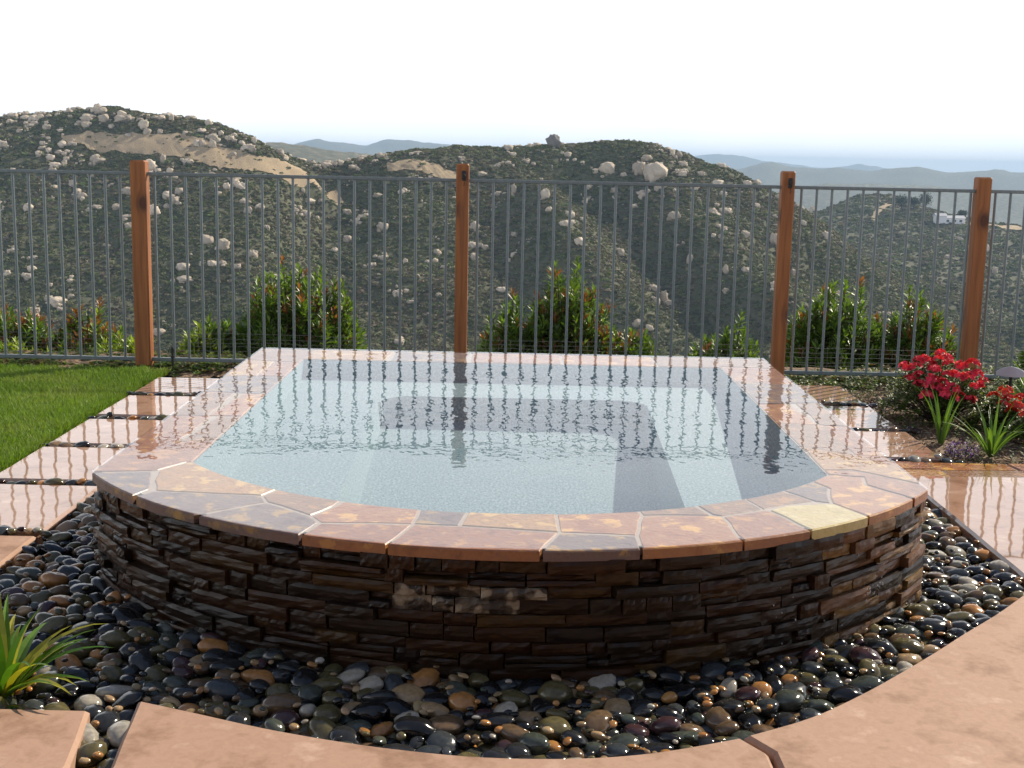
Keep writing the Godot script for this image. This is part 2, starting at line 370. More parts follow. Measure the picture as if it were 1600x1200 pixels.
func _ready() -> void:
	rng.seed = 20240
	noise.seed = 11
	noise.frequency = 1.0
	noise.fractal_octaves = 3
	noise_b.seed = 5
	noise_b.frequency = 1.0
	noise_b.fractal_octaves = 1
	# ---- camera
	var cam := Camera3D.new()
	cam.name = "camera"
	add_child(cam)
	cam.fov = 33.398
	cam.near = 0.05
	cam.far = 40000.0
	cam.position = Vector3(0, 1.665, 0)
	cam.basis = Basis(Vector3.RIGHT, deg_to_rad(-9.834)) * Basis(Vector3.BACK, deg_to_rad(-1.2) * -1.0)
	cam.current = true
	# ---- sky, sun, air, exposure
	var world := WorldEnvironment.new()
	world.name = "surroundings"
	var env := Environment.new()
	env.background_mode = Environment.BG_SKY
	env.tonemap_mode = Environment.TONE_MAPPER_LINEAR
	env.tonemap_exposure = 1.35
	env.sdfgi_enabled = true
	env.ssao_enabled = true
	env.ssil_enabled = true
	env.fog_enabled = true
	env.fog_density = 0.00015
	env.fog_light_color = Color(0.74, 0.87, 1.0)
	var sky := Sky.new()
	sky.sky_material = sky_of_day()
	env.sky = sky
	world.environment = env
	add_child(world)
	var sun := DirectionalLight3D.new()
	sun.name = "sun"
	sun.light_energy = 1.6
	sun.light_color = Color(1.0, 0.95, 0.86)
	sun.light_angular_distance = 0.6
	sun.shadow_enabled = true
	add_child(sun)
	sun.look_at_from_position(sun_way() * 50.0, Vector3.ZERO)
	make_materials()
	# ---- the large structure
	print("terrain ", Time.get_ticks_msec())
	hills()
	far_ranges()
	terrace()
	print("spa ", Time.get_ticks_msec())
	spa()
	water()
	splash()
	fence()
	# ---- things
	print("stones ", Time.get_ticks_msec())
	pebbles()
	boulders()
	print("plants ", Time.get_ticks_msec())
	chaparral()
	far_house()
	shrubs()
	lawn()
	garden()
	small_things()
	added_house()
	print("done ", Time.get_ticks_msec())


func sun_way() -> Vector3:
	var az := deg_to_rad(47.0)
	var el := deg_to_rad(36.5)
	return Vector3(sin(az) * cos(el), sin(el), -cos(az) * cos(el))


# thin high cloud over pale blue, brighter round the sun
func sky_of_day() -> PanoramaSkyMaterial:
	var w := 768
	var h := 384
	var im := Image.create(w, h, false, Image.FORMAT_RGBF)
	var s := sun_way()
	var wisps := FastNoiseLite.new()
	wisps.seed = 77
	wisps.frequency = 1.6
	wisps.fractal_octaves = 5
	for y in h:
		var el := (0.5 - (y + 0.5) / h) * PI
		var up: float = max(0.0, sin(el))
		for x in w:
			var az := (x + 0.5) / w * TAU
			var d := Vector3(-sin(az) * cos(el), sin(el), cos(az) * cos(el))
			var thin := 1.0 - smoothstep(0.20, 0.55, up)
			var r := lerpf(0.045, 0.96, thin)
			var g := lerpf(0.085, 1.0, thin)
			var b := lerpf(0.18, 1.06, thin)
			var cloud: float = clampf(wisps.get_noise_3d(d.x * 1.4 / (up + 0.3), d.z * 1.4 / (up + 0.3), up * 6.0) * 1.1 + 0.55, 0.0, 1.0) * (1.0 - smoothstep(0.20, 0.55, up))
			r = lerpf(r, 1.08, cloud * 0.85)
			g = lerpf(g, 1.08, cloud * 0.85)
			b = lerpf(b, 1.10, cloud * 0.85)
			var near: float = exp(-acos(clampf(d.dot(s), -1.0, 1.0)) / 0.5)
			im.set_pixel(x, y, Color(r + near * 0.5, g + near * 0.48, b + near * 0.45))
	var m := PanoramaSkyMaterial.new()
	m.panorama = ImageTexture.create_from_image(im)
	return m


func make_materials() -> void:
	var fine := relief(0.06, 3, 4)
	var rough := relief(0.02, 4, 5)
	var ripple := relief(0.012, 8, 2)
	var tan_ramp := [[0.26, 0.15, 0.10], [0.36, 0.222, 0.155], [0.41, 0.258, 0.184], [0.375, 0.232, 0.166], [0.49, 0.33, 0.25]]
	var concrete := grain(0.005, tan_ramp, 21, 9, 1024, 0.0, [0.12, 0.38, 0.5, 0.62, 0.88], 0.68)
	stuff_of("dry_concrete", concrete, 0.72, 0.55, fine, 0.09, 0.4)
	stuff_of("wet_concrete", concrete, 0.03, 0.55, ripple, 0.08, 0.68)
	stuff_of("joint_sand", lin(0.10, 0.075, 0.055), 0.9)
	# flagstones
	var kinds := {
		"rust": [[0.20, 0.075, 0.035], [0.31, 0.125, 0.05], [0.24, 0.10, 0.055], [0.44, 0.21, 0.06]],
		"slate": [[0.10, 0.06, 0.055], [0.17, 0.10, 0.085], [0.13, 0.09, 0.085], [0.36, 0.21, 0.07]],
		"brown": [[0.17, 0.08, 0.04], [0.26, 0.13, 0.06], [0.20, 0.11, 0.06], [0.38, 0.19, 0.07]],
		"gold": [[0.27, 0.12, 0.04], [0.42, 0.22, 0.07], [0.28, 0.14, 0.06], [0.55, 0.34, 0.10]],
		"rust_gold": [[0.25, 0.09, 0.035], [0.36, 0.15, 0.055], [0.30, 0.13, 0.06], [0.60, 0.33, 0.08]],
		"yellow": [[0.40, 0.31, 0.10], [0.52, 0.42, 0.17], [0.46, 0.35, 0.14], [0.56, 0.47, 0.23]],
	}
	var n := 30
	for k in kinds:
		n += 1
		stuff_of(k, grain(0.013, kinds[k], n, 7, 512, 30.0, [0.18, 0.42, 0.56, 0.72], 0.62), 0.42, 1.1, fine, 0.16)
	stuff_of("grout", grain(0.05, [[0.30, 0.24, 0.20], [0.42, 0.35, 0.30]], 9), 0.8, 1.5)
	stuff_of("plaster", grain(0.05, [[0.06, 0.13, 0.17], [0.13, 0.22, 0.265], [0.19, 0.295, 0.335], [0.42, 0.55, 0.55]], 14, 3, 1024, 0.0, [0.1, 0.4, 0.65, 0.95]), 0.7, 1.1, fine, 0.1)  # pebble grain, its contrast raised to stand in for caustic light ripples
	# the wet ledge stones of the wall
	var ledges := [
		[[0.010, 0.005, 0.003], [0.029, 0.013, 0.006], [0.017, 0.009, 0.005], [0.053, 0.022, 0.007]],
		[[0.009, 0.005, 0.003], [0.022, 0.012, 0.007], [0.015, 0.010, 0.006], [0.039, 0.020, 0.008]],
		[[0.015, 0.006, 0.003], [0.041, 0.017, 0.006], [0.024, 0.010, 0.005], [0.073, 0.030, 0.008]],
		[[0.007, 0.005, 0.003], [0.017, 0.010, 0.007], [0.012, 0.007, 0.006], [0.029, 0.018, 0.010]],
		[[0.020, 0.010, 0.003], [0.058, 0.030, 0.008], [0.033, 0.016, 0.006], [0.097, 0.052, 0.015]],
	]
	ledges.append([[0.05, 0.028, 0.010], [0.20, 0.11, 0.032], [0.10, 0.052, 0.02], [0.34, 0.21, 0.06]])  # this ochre and the rust below are brightened, sunlight put into the colour
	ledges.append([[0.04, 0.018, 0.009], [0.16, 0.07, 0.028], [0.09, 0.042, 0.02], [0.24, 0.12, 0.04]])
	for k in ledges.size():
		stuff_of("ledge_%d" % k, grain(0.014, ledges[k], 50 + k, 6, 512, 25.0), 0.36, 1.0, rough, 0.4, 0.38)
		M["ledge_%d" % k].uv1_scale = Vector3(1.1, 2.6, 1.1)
	var scale := grain(0.010, [[0.018, 0.013, 0.010], [0.03, 0.02, 0.014], [0.24, 0.19, 0.13], [0.34, 0.28, 0.20]], 61, 2, 512, 0.0, [0.0, 0.56, 0.66, 0.9])
	stuff_of("ledge_limed", scale, 0.4, 2.3, rough, 0.8)
	stuff_of("wall_core", lin(0.012, 0.009, 0.007), 0.6)
	stuff_of("dried_lime", lin(0.42, 0.36, 0.29), 0.8)
	# wood, metal
	var wood := StandardMaterial3D.new()
	wood.resource_name = "redwood"
	wood.albedo_texture = wood_cloth()
	wood.roughness = 0.62
	wood.heightmap_enabled = true
	wood.heightmap_texture = wood.albedo_texture
	wood.heightmap_scale = 0.08
	M["redwood"] = wood
	var paint := stuff_of("fence_paint", grain(0.03, [[0.14, 0.175, 0.185], [0.18, 0.215, 0.225], [0.21, 0.245, 0.25]], 70), 0.34, 1.5, null, 0.0, 0.5)
	paint.metallic = 0.15
	stuff_of("galvanised", lin(0.20, 0.20, 0.19), 0.5).metallic = 0.5
	stuff_of("black_iron", lin(0.018, 0.017, 0.017), 0.45)
	stuff_of("lamp_cap", lin(0.48, 0.45, 0.52), 0.35)
	# ground
	stuff_of("soil", grain(0.02, [[0.07, 0.042, 0.025], [0.13, 0.082, 0.05], [0.20, 0.135, 0.085], [0.27, 0.19, 0.125]], 80, 6, 1024), 0.92, 1.2, rough, 2.0)
	stuff_of("turf_soil", grain(0.03, [[0.03, 0.045, 0.012], [0.06, 0.085, 0.02]], 81), 0.95, 1.2)
	stuff_of("bed_soil", lin(0.018, 0.015, 0.012), 0.85)
	stuff_of("hill_soil", grain(0.02, [[0.045, 0.05, 0.024], [0.065, 0.07, 0.034], [0.09, 0.09, 0.048], [0.13, 0.115, 0.07]], 82, 6, 1024), 0.95, 0.03)
	stuff_of("far_slope", grain(0.02, [[0.04, 0.048, 0.028], [0.075, 0.08, 0.045], [0.11, 0.10, 0.06], [0.26, 0.22, 0.16]], 83, 6, 1024, 0.0, [0.1, 0.4, 0.65, 0.95]), 0.95, 0.0035)
	stuff_of("road_dirt", grain(0.02, [[0.24, 0.175, 0.105], [0.37, 0.28, 0.175], [0.46, 0.36, 0.235]], 84, 5), 0.95, 0.15, rough, 6.0)
	for k in 4:
		var t: float = [1.0, 0.86, 1.08, 0.74][k]
		stuff_of("granite_%d" % k, grain(0.02, [[0.30 * t, 0.25 * t, 0.195 * t], [0.52 * t, 0.44 * t, 0.345 * t], [0.62 * t, 0.535 * t, 0.43 * t]], 90 + k, 5), 0.9, 0.35, rough, 12.0)
	stuff_of("crest_granite", grain(0.02, [[0.13, 0.12, 0.11], [0.22, 0.205, 0.19]], 95), 0.9, 0.3, rough, 12.0)
	stuff_of("house_wall", lin(0.66, 0.66, 0.68), 0.8)
	stuff_of("house_roof", lin(0.38, 0.40, 0.44), 0.8)
	stuff_of("dark_glass", lin(0.02, 0.025, 0.03), 0.1)
	stuff_of("stucco", lin(0.30, 0.22, 0.15), 0.9)
	stuff_of("bark", lin(0.07, 0.05, 0.035), 0.9)
	# leaves
	leafy("oleander", 0.40, 0.95)
	leafy("blade", 0.45, 0.95)
	leafy("brush", 0.85, 0.6)
	leafy("petal", 0.6, 0.8)
	leafy("twig", 0.85, 0.0)
	# water: a clear sheet
	var w := StandardMaterial3D.new()
	w.resource_name = "water"
	w.albedo_color = Color(0.85, 0.95, 1.0, 0.02)
	w.transparency = BaseMaterial3D.TRANSPARENCY_ALPHA
	w.roughness = 0.0
	w.metallic_specular = 0.46
	M["water"] = w
	var drops := StandardMaterial3D.new()
	drops.resource_name = "drops"
	drops.albedo_color = Color(0.95, 0.97, 1.0, 0.3)
	drops.transparency = BaseMaterial3D.TRANSPARENCY_ALPHA
	drops.roughness = 0.02
	M["drops"] = drops
	# wet pebbles
	var tones := {
		"black": [0.011, 0.011, 0.012], "charcoal": [0.024, 0.025, 0.026], "blue_grey": [0.040, 0.046, 0.050], "green_grey": [0.058, 0.066, 0.053],
		"olive": [0.10, 0.085, 0.04], "brown": [0.12, 0.078, 0.045], "tan": [0.30, 0.205, 0.11], "orange": [0.36, 0.17, 0.055], "pale": [0.33, 0.30, 0.25], "maroon": [0.055, 0.028, 0.03],
	}
	for k in tones:
		var c: Array = tones[k]
		n += 1
		var cloth := grain(0.03, [[c[0] * 0.7, c[1] * 0.7, c[2] * 0.7], c, [c[0] * 1.4, c[1] * 1.4, c[2] * 1.4]], n, 5, 256)
		stuff_of("pebble_" + k, cloth, 0.13, 6.0, null, 0.0, 0.5)
		M["pebble_" + k].set_meta("tone", c)
	var pm := StandardMaterial3D.new()
	pm.resource_name = "pebble_any"
	pm.vertex_color_use_as_albedo = true
	pm.roughness = 0.13
	M["pebble_any"] = pm


func wood_cloth() -> ImageTexture:
	var im := Image.create(256, 1024, false, Image.FORMAT_RGB8)
	for y in 1024:
		for x in 256:
			var knot := 0.0
			for q in [[60.0, 330.0, 1.0], [190.0, 720.0, 0.6]]:
				knot += q[2] * exp(-(pow((x - q[0]) / 26.0, 2) + pow((y - q[1]) / 34.0, 2)))
			var g := noise.get_noise_2d(x * 0.045 + knot * 1.2, y * 0.0022 + knot * 0.9) * 0.5 + 0.5
			g = g * 0.75 + 0.25 * (noise.get_noise_2d(x * 0.22 + 90.0, y * 0.006) * 0.5 + 0.5)
			var c := Vector3(0.19, 0.062, 0.019).lerp(Vector3(0.40, 0.15, 0.042), clampf(g * 1.5 - 0.3, 0.0, 1.0))
			c = c.lerp(Vector3(0.05, 0.016, 0.009), clampf(knot * 1.1, 0.0, 0.85))
			im.set_pixel(x, y, lin(c.x, c.y, c.z))
	return ImageTexture.create_from_image(im)


# ---------------------------------------------------------------- hills
const D0 := 20.0
var rows_d := PackedFloat32Array()
var cols_u := PackedFloat32Array()
var ground_y := PackedFloat32Array()
const U_MOST := 0.66
const COLS := 250

func row_of(d: float) -> float:
	if d < 290.0:
		return (d - 20.0) / 9.0
	if d < 490.0:
		return 30.0 + (d - 290.0) / 2.0
	return 130.0 + (d - 490.0) / 10.0


func hill_y(x: float, z: float) -> float:
	var d := -z
	var r: float = clampf(row_of(d), 0.0, rows_d.size() - 1.001)
	var q: float = clampf((x / d + U_MOST) / (2.0 * U_MOST) * (COLS - 1), 0.0, COLS - 1.001)
	var r0 := int(r)
	var q0 := int(q)
	var k := r0 * COLS + q0
	return lerpf(lerpf(ground_y[k], ground_y[k + 1], q - q0), lerpf(ground_y[k + COLS], ground_y[k + COLS + 1], q - q0), r - r0)


func hills() -> void:
	for k in 30:
		rows_d.append(20.0 + k * 9.0)
	for k in 100:
		rows_d.append(290.0 + k * 2.0)
	for k in 53:
		rows_d.append(490.0 + k * 10.0)
	var m := RIDGES.size() / 3
	var cx := PackedFloat32Array(); var cz := PackedFloat32Array(); var cw := PackedFloat32Array()
	for k in m:
		cx.append(RIDGES[k * 3]); cz.append(RIDGES[k * 3 + 1]); cw.append(RIDGES[k * 3 + 2])
	var s := Shape.new()
	for r in rows_d.size():
		var d := rows_d[r]
		for q in COLS:
			var x := (q / float(COLS - 1) * 2.0 - 1.0) * U_MOST * d
			var z := -d
			var y: float = RIDGE_BASE[0] + RIDGE_BASE[1] * x + RIDGE_BASE[2] * z
			for k in m:
				var dx := x - cx[k]
				var dz := z - cz[k]
				y += cw[k] * sqrt(dx * dx + dz * dz + 64.0)
			y += noise.get_noise_2d(x / 38.0, z / 38.0) * 2.2 + noise.get_noise_2d(x / 9.0 + 40.0, z / 9.0) * 0.5 - 1.4
			ground_y.append(y)
			s.v.append(Vector3(x, y, z)); s.n.append(Vector3.UP)
	for r in rows_d.size():
		for q in COLS:
			var k := r * COLS + q
			var a: Vector3 = s.v[r * COLS + max(q - 1, 0)]
			var b: Vector3 = s.v[r * COLS + min(q + 1, COLS - 1)]
			var e: Vector3 = s.v[max(r - 1, 0) * COLS + q]
			var f: Vector3 = s.v[min(r + 1, rows_d.size() - 1) * COLS + q]
			s.n[k] = (b - a).cross(f - e).normalized()
			if s.n[k].y < 0.0:
				s.n[k] = -s.n[k]
			if r + 1 < rows_d.size() and q + 1 < COLS:
				s.link(k, k + 1, k + COLS + 1)
				s.link(k, k + COLS + 1, k + COLS)
	tag(solid("hills", s.mesh(), M.hill_soil), "", "", "", "structure")
	# dirt road cut across the left hill, and bare patches
	dirt_strip("dirt_road", [Vector2(-146, -417), Vector2(-133, -418.5), Vector2(-113.6, -416.5), Vector2(-96, -411.5), Vector2(-81.5, -409.5), Vector2(-72, -415), Vector2(-60, -432)], [Vector2(-145, -414.5), Vector2(-132, -411), Vector2(-114, -405.5), Vector2(-94.7, -401.5), Vector2(-84.6, -400), Vector2(-70, -405), Vector2(-56, -424)])
	dirt_strip("dirt_road", [Vector2(-44, -439), Vector2(-36, -440), Vector2(-26, -438), Vector2(-16, -437)], [Vector2(-43, -434), Vector2(-34, -433), Vector2(-25, -432), Vector2(-15, -433)])
	dirt_strip("dirt_track", [Vector2(214, -776), Vector2(219, -794), Vector2(228, -812), Vector2(240, -830)], [Vector2(218, -776), Vector2(223, -793), Vector2(232, -809), Vector2(244, -826)])
	dirt_strip("dirt_track", [Vector2(262, -768), Vector2(280, -764), Vector2(300, -768)], [Vector2(262, -752), Vector2(282, -750), Vector2(300, -754)])


var bare := []

func dirt_strip(called: String, far: Array, near: Array) -> void:
	var s := Shape.new()
	var ring := PackedVector2Array()
	var n := (far.size() - 1) * 10
	for k in n + 1:
		var t := float(k) / 10.0
		var i: int = min(int(t), far.size() - 2)
		var a: Vector2 = far[i].lerp(far[i + 1], t - i)
		var b: Vector2 = near[i].lerp(near[i + 1], t - i)
		var w := noise.get_noise_2d(k * 0.35, a.x) * 1.4
		a += (a - b).normalized() * w
		b -= (a - b).normalized() * noise.get_noise_2d(k * 0.35 + 70.0, a.x) * 1.4
		for j in 7:
			var p := a.lerp(b, j / 6.0)
			s.put(Vector3(p.x, hill_y(p.x, p.y) + 0.35 + noise.get_noise_2d(p.x * 0.6, p.y * 0.6) * 0.5, p.y), Vector3.UP)
	for k in n + 1:
		for j in 7:
			var q := k * 7 + j
			var dx: Vector3 = s.v[min(k + 1, n) * 7 + j] - s.v[max(k - 1, 0) * 7 + j]
			var dz: Vector3 = s.v[k * 7 + min(j + 1, 6)] - s.v[k * 7 + max(j - 1, 0)]
			var up := dz.cross(dx).normalized()
			s.n[q] = up if up.y > 0.0 else -up
			if k < n and j < 6:
				s.quad_index(q, q + 1, q + 8, q + 7)
	for k in far.size():
		ring.append(far[k])
	for k in near.size():
		ring.append(near[near.size() - 1 - k])
	bare.append(ring)
	tag(solid(called, s.mesh(), M.road_dirt), "", "", "", "structure")


func far_ranges() -> void:
	# [crest, how far its slopes reach, valley floor, roughness]
	ridge("mountain", RANGE_A, 380.0, -60.0, 9.0)
	ridge("mountain", RANGE_C, 500.0, -80.0, 10.0)
	ridge("mountain", RANGE_B, 1600.0, -150.0, 45.0)
	ridge("mountain", RANGE_F, 700.0, -150.0, 14.0)
	ridge("mountain", RANGE_E, 1100.0, -170.0, 30.0)
	ridge("mountain", RANGE_D, 2200.0, -180.0, 50.0)
	var s := Shape.new()
	var w := 9000.0
	s.quad_to(Vector3(-w, -185, -900), Vector3(w, -185, -900), Vector3(w, -185, -11500), Vector3(-w, -185, -11500), Vector3.UP)
	tag(solid("valley_ground", s.mesh(), M.far_slope), "", "", "", "structure")


func ridge(called: String, crest: Array, reach: float, floor_y: float, lumps: float) -> void:
	var s := Shape.new()
	var n := 150
	var m := 26
	for k in n + 1:
		var t := float(k) / n * (crest.size() - 1)
		var i: int = min(int(t), crest.size() - 2)
		var f := t - i
		var c: Vector3 = crest[i].cubic_interpolate(crest[i + 1], crest[max(i - 1, 0)], crest[min(i + 2, crest.size() - 1)], f)
		var away := Vector3(c.x, 0, c.z).normalized()
		for j in m + 1:
			var o := (j / float(m) * 2.0 - 1.0)
			var p := c + away * o * reach
			var fall := pow(1.0 - abs(o), 1.25)
			var bump: float = (absf(noise.get_noise_2d(p.x / reach * 1.6, p.z / reach * 1.6)) - 0.25) * lumps * 2.2 * (abs(o) * 2.0 if abs(o) < 0.5 else 1.0) + noise.get_noise_2d(p.x / reach * 9.0, p.z / reach * 9.0) * lumps * 0.16
			p.y = lerpf(floor_y, c.y, fall) - bump
			if o == 0.0:
				p.y = c.y + (noise.get_noise_2d(p.x / reach * 5.0, p.z / reach * 5.0) * 0.3 + noise.get_noise_2d(p.x / reach * 16.0, p.z / reach * 16.0) * 0.12) * lumps
			s.put(p, Vector3.UP)
	for k in n + 1:
		for j in m + 1:
			var q := k * (m + 1) + j
			var dx: Vector3 = s.v[min(k + 1, n) * (m + 1) + j] - s.v[max(k - 1, 0) * (m + 1) + j]
			var dz: Vector3 = s.v[k * (m + 1) + min(j + 1, m)] - s.v[k * (m + 1) + max(j - 1, 0)]
			var up := dz.cross(dx).normalized()
			s.n[q] = up if up.y > 0.0 else -up
			if k < n and j < m:
				s.quad_index(q, q + 1, q + m + 2, q + m + 1)
	tag(solid(called, s.mesh(), M.far_slope), "", "", "", "structure")


# ---------------------------------------------------------------- the terrace
func sheet(called: String, x0: float, x1: float, z0: float, z1: float, step: float, height: Callable, material: Material) -> MeshInstance3D:
	var s := Shape.new()
	var nx := int(ceil((x1 - x0) / step))
	var nz := int(ceil((z1 - z0) / step))
	for j in nz + 1:
		for k in nx + 1:
			var x := lerpf(x0, x1, float(k) / nx)
			var z := lerpf(z0, z1, float(j) / nz)
			var e := step * 0.5
			var nor := Vector3(height.call(x - e, z) - height.call(x + e, z), 2.0 * e, height.call(x, z - e) - height.call(x, z + e)).normalized()
			s.put(Vector3(x, height.call(x, z), z), nor)
	for j in nz:
		for k in nx:
			var q := j * (nx + 1) + k
			s.quad_index(q, q + nx + 1, q + nx + 2, q + 1)
	var o := solid(called, s.mesh(), material)
	tag(o, "", "", "", "structure")
	return o


func terrace() -> void:
	# the hilltop, ending in a slope behind the fence
	var g := func(x: float, z: float) -> float:
		var y := -0.07 + noise.get_noise_2d(x * 0.8, z * 0.8) * 0.012
		return y if z > -10.9 else y - (-10.9 - z) * 0.7
	sheet("ground", -16.0, 16.0, -34.0, 12.0, 0.5, g, M.soil)
	# the strip of earth under the fence and the garden bed
	var earth := func(x: float, z: float) -> float:
		var y := -0.005 + noise.get_noise_2d(x * 3.0, z * 3.0) * 0.03 + noise.get_noise_2d(x * 14.0, z * 14.0) * 0.012
		return y - max(0.0, -10.75 - z) * 0.5
	sheet("garden_soil", 2.52, 7.0, -10.3, -7.12, 0.03, earth, M.soil)
	sheet("fence_strip", -8.0, 2.52, -10.95, -9.62, 0.04, earth, M.soil)
	sheet("fence_strip", 2.52, 8.0, -10.95, -10.3, 0.04, earth, M.soil)
	sheet("lawn_soil", -9.0, -2.66, -9.85, -3.0, 0.12, func(x: float, z: float) -> float: return 0.0 + noise.get_noise_2d(x * 0.7, z * 0.7) * 0.012, M.turf_soil)
	sheet("pebble_bed_soil", -2.66, 2.6, -9.85, -2.6, 0.25, func(_x: float, _z: float) -> float: return -0.045, M.bed_soil)
	# stepping stones beside the spa
	var z_far := [-9.36, -8.62, -7.80, -7.01, -6.17, -5.31]
	var z_near := [-8.74, -7.94, -7.10, -6.27, -5.40, -4.52]
	var words := ["farthest from us, next to the fence", "second from the fence", "third from the fence", "fourth from the fence", "fifth from the fence", "nearest to us, at the frame edge"]
	for k in 6:
		var left := -2.63 - (0.0 if k < 4 else 0.5)
		var right: float = -1.86 if k < 4 else -2.03
		var o := paver("stepping_stone", [Vector2(left, z_far[k]), Vector2(right, z_far[k]), Vector2(right, z_near[k]), Vector2(left, z_near[k])], 0.04, M.wet_concrete if k < 5 else M.dry_concrete)
		tag(o, "wet tan concrete stepping stone beside the lawn, " + words[k], "stepping stone", "stepping stones along the lawn")
	var rz_far := [-9.60, -8.77, -7.92]
	var rz_near := [-8.88, -8.00, -7.18]
	for k in 3:
		var o := paver("stepping_stone", [Vector2(1.86, rz_far[k]), Vector2(2.50, rz_far[k]), Vector2(2.49, rz_near[k]), Vector2(1.86, rz_near[k])], 0.04, M.wet_concrete)
		tag(o, "wet tan concrete stepping stone beside the flower bed, " + ["nearest the fence", "middle one of three", "nearest the paving"][k], "stepping stone", "stepping stones along the flower bed")
	# patio slabs round the pebble bed
	var o1 := paver("patio_slab", [Vector2(2.11, -6.70), Vector2(5.2, -6.78), Vector2(5.2, -4.2), Vector2(2.55, -4.36), Vector2(2.10, -4.90)], 0.05, M.wet_concrete)
	tag(o1, "wet mirror-like tan concrete slab right of the spa", "patio slab")
	var arc := [Vector2(-1.105, -3.63), Vector2(-0.92, -3.555), Vector2(-0.68, -3.455), Vector2(-0.45, -3.38), Vector2(-0.26, -3.335), Vector2(-0.05, -3.305), Vector2(0.2, -3.31), Vector2(0.42, -3.355), Vector2(0.678, -3.46)]
	var left_slab := smooth(arc)
	left_slab.append_array([Vector2(0.74, -3.36), Vector2(0.80, 4.9), Vector2(-1.02, 4.9), Vector2(-1.055, -3.2)])
	var o2 := paver("patio_slab", left_slab, 0.05, M.dry_concrete)
	tag(o2, "dry pinkish concrete patio slab curving along the front pebbles", "patio slab")
	var right_slab := smooth([Vector2(0.692, -3.47), Vector2(0.905, -3.605), Vector2(1.10, -3.78), Vector2(1.28, -3.965), Vector2(1.46, -4.16), Vector2(1.61, -4.33), Vector2(1.82, -4.56), Vector2(2.02, -4.80)])
	right_slab.append_array([Vector2(2.085, -4.885), Vector2(2.53, -4.34), Vector2(4.6, -4.15), Vector2(4.6, 4.9), Vector2(0.815, 4.9), Vector2(0.755, -3.365)])
	var o3 := paver("patio_slab", right_slab, 0.05, M.dry_concrete)
	tag(o3, "dry pinkish concrete patio slab in the right corner, past the joint", "patio slab")
	var o4 := paver("patio_slab", [Vector2(-3.6, -3.545), Vector2(-1.225, -3.55), Vector2(-1.165, -3.2), Vector2(-1.13, 4.9), Vector2(-3.6, 4.9)], 0.05, M.dry_concrete)
	tag(o4, "dry pinkish concrete slab in the left corner below the strappy plant", "patio slab")
	# crazy paving between the garden and the wet slab
	var path := Node3D.new()
	path.name = "flagstone_path"
	add_child(path)
	tag(path, "", "", "", "structure")
	var bed := Shape.new()
	bed.slab(PackedVector2Array([Vector2(1.9, -7.10), Vector2(5.0, -7.12), Vector2(5.0, -6.80), Vector2(2.0, -6.72)]), -0.04, 0.028, 0.0)
	solid("grout", bed.mesh(), M.grout, path)
	var x := 1.92
	var k := 0
	while x < 4.9:
		var w := spread(0.28, 0.5)
		var sl := spread(-0.06, 0.06)
		var mid := spread(-6.98, -6.88)
		for half in 2:
			var plan: PackedVector2Array
			if half == 0:
				plan = PackedVector2Array([Vector2(x, -7.10), Vector2(x + w, -7.10), Vector2(x + w + sl * 0.5, mid), Vector2(x + sl * 0.5, mid + 0.03)])
			else:
				plan = PackedVector2Array([Vector2(x + 0.04, mid + 0.03), Vector2(x + w + 0.04, mid), Vector2(x + w + sl, -6.79 + 0.06 * (5.0 - x) / 3.0), Vector2(x + sl, -6.79 + 0.06 * (5.0 - x) / 3.0)])
			var s := Shape.new()
			s.slab(Shape.inset(plan, 0.006), -0.03, 0.034 + spread(0, 0.004), 0.005)
			solid("flagstone", s.mesh(), wet_flag(["rust", "gold", "rust_gold", "brown", "rust"][k % 5]), path)
			k += 1
		x += w


var wet_flags := {}

func wet_flag(kind: String) -> Material:
	if not wet_flags.has(kind):
		var m: StandardMaterial3D = M[kind].duplicate()
		m.roughness = 0.05
		wet_flags[kind] = m
	return wet_flags[kind]


func smooth(pts: Array) -> PackedVector2Array:
	var out := PackedVector2Array()
	for k in pts.size() - 1:
		for t in 4:
			out.append(pts[k].cubic_interpolate(pts[k + 1], pts[max(k - 1, 0)], pts[min(k + 2, pts.size() - 1)], t / 4.0))
	out.append(pts[pts.size() - 1])
	return out


func paver(called: String, plan, top: float, material: Material) -> MeshInstance3D:
	var s := Shape.new()
	var fine := PackedVector2Array()
	var pts := PackedVector2Array(plan)
	for k in pts.size():                     # a hand-finished edge, slightly wavy
		var a := pts[k]
		var b := pts[(k + 1) % pts.size()]
		var n: int = clampi(int(a.distance_to(b) / 0.12), 1, 30)
		for t in n:
			var p := a.lerp(b, float(t) / n)
			fine.append(p + (Vector2(noise.get_noise_2d(p.x * 4.0, p.y * 4.0), noise.get_noise_2d(p.x * 4.0 + 50.0, p.y * 4.0)) * 0.006 if t > 0 else Vector2.ZERO))
	s.slab(fine, -0.06, top, 0.012)
	return solid(called, s.mesh(), material)


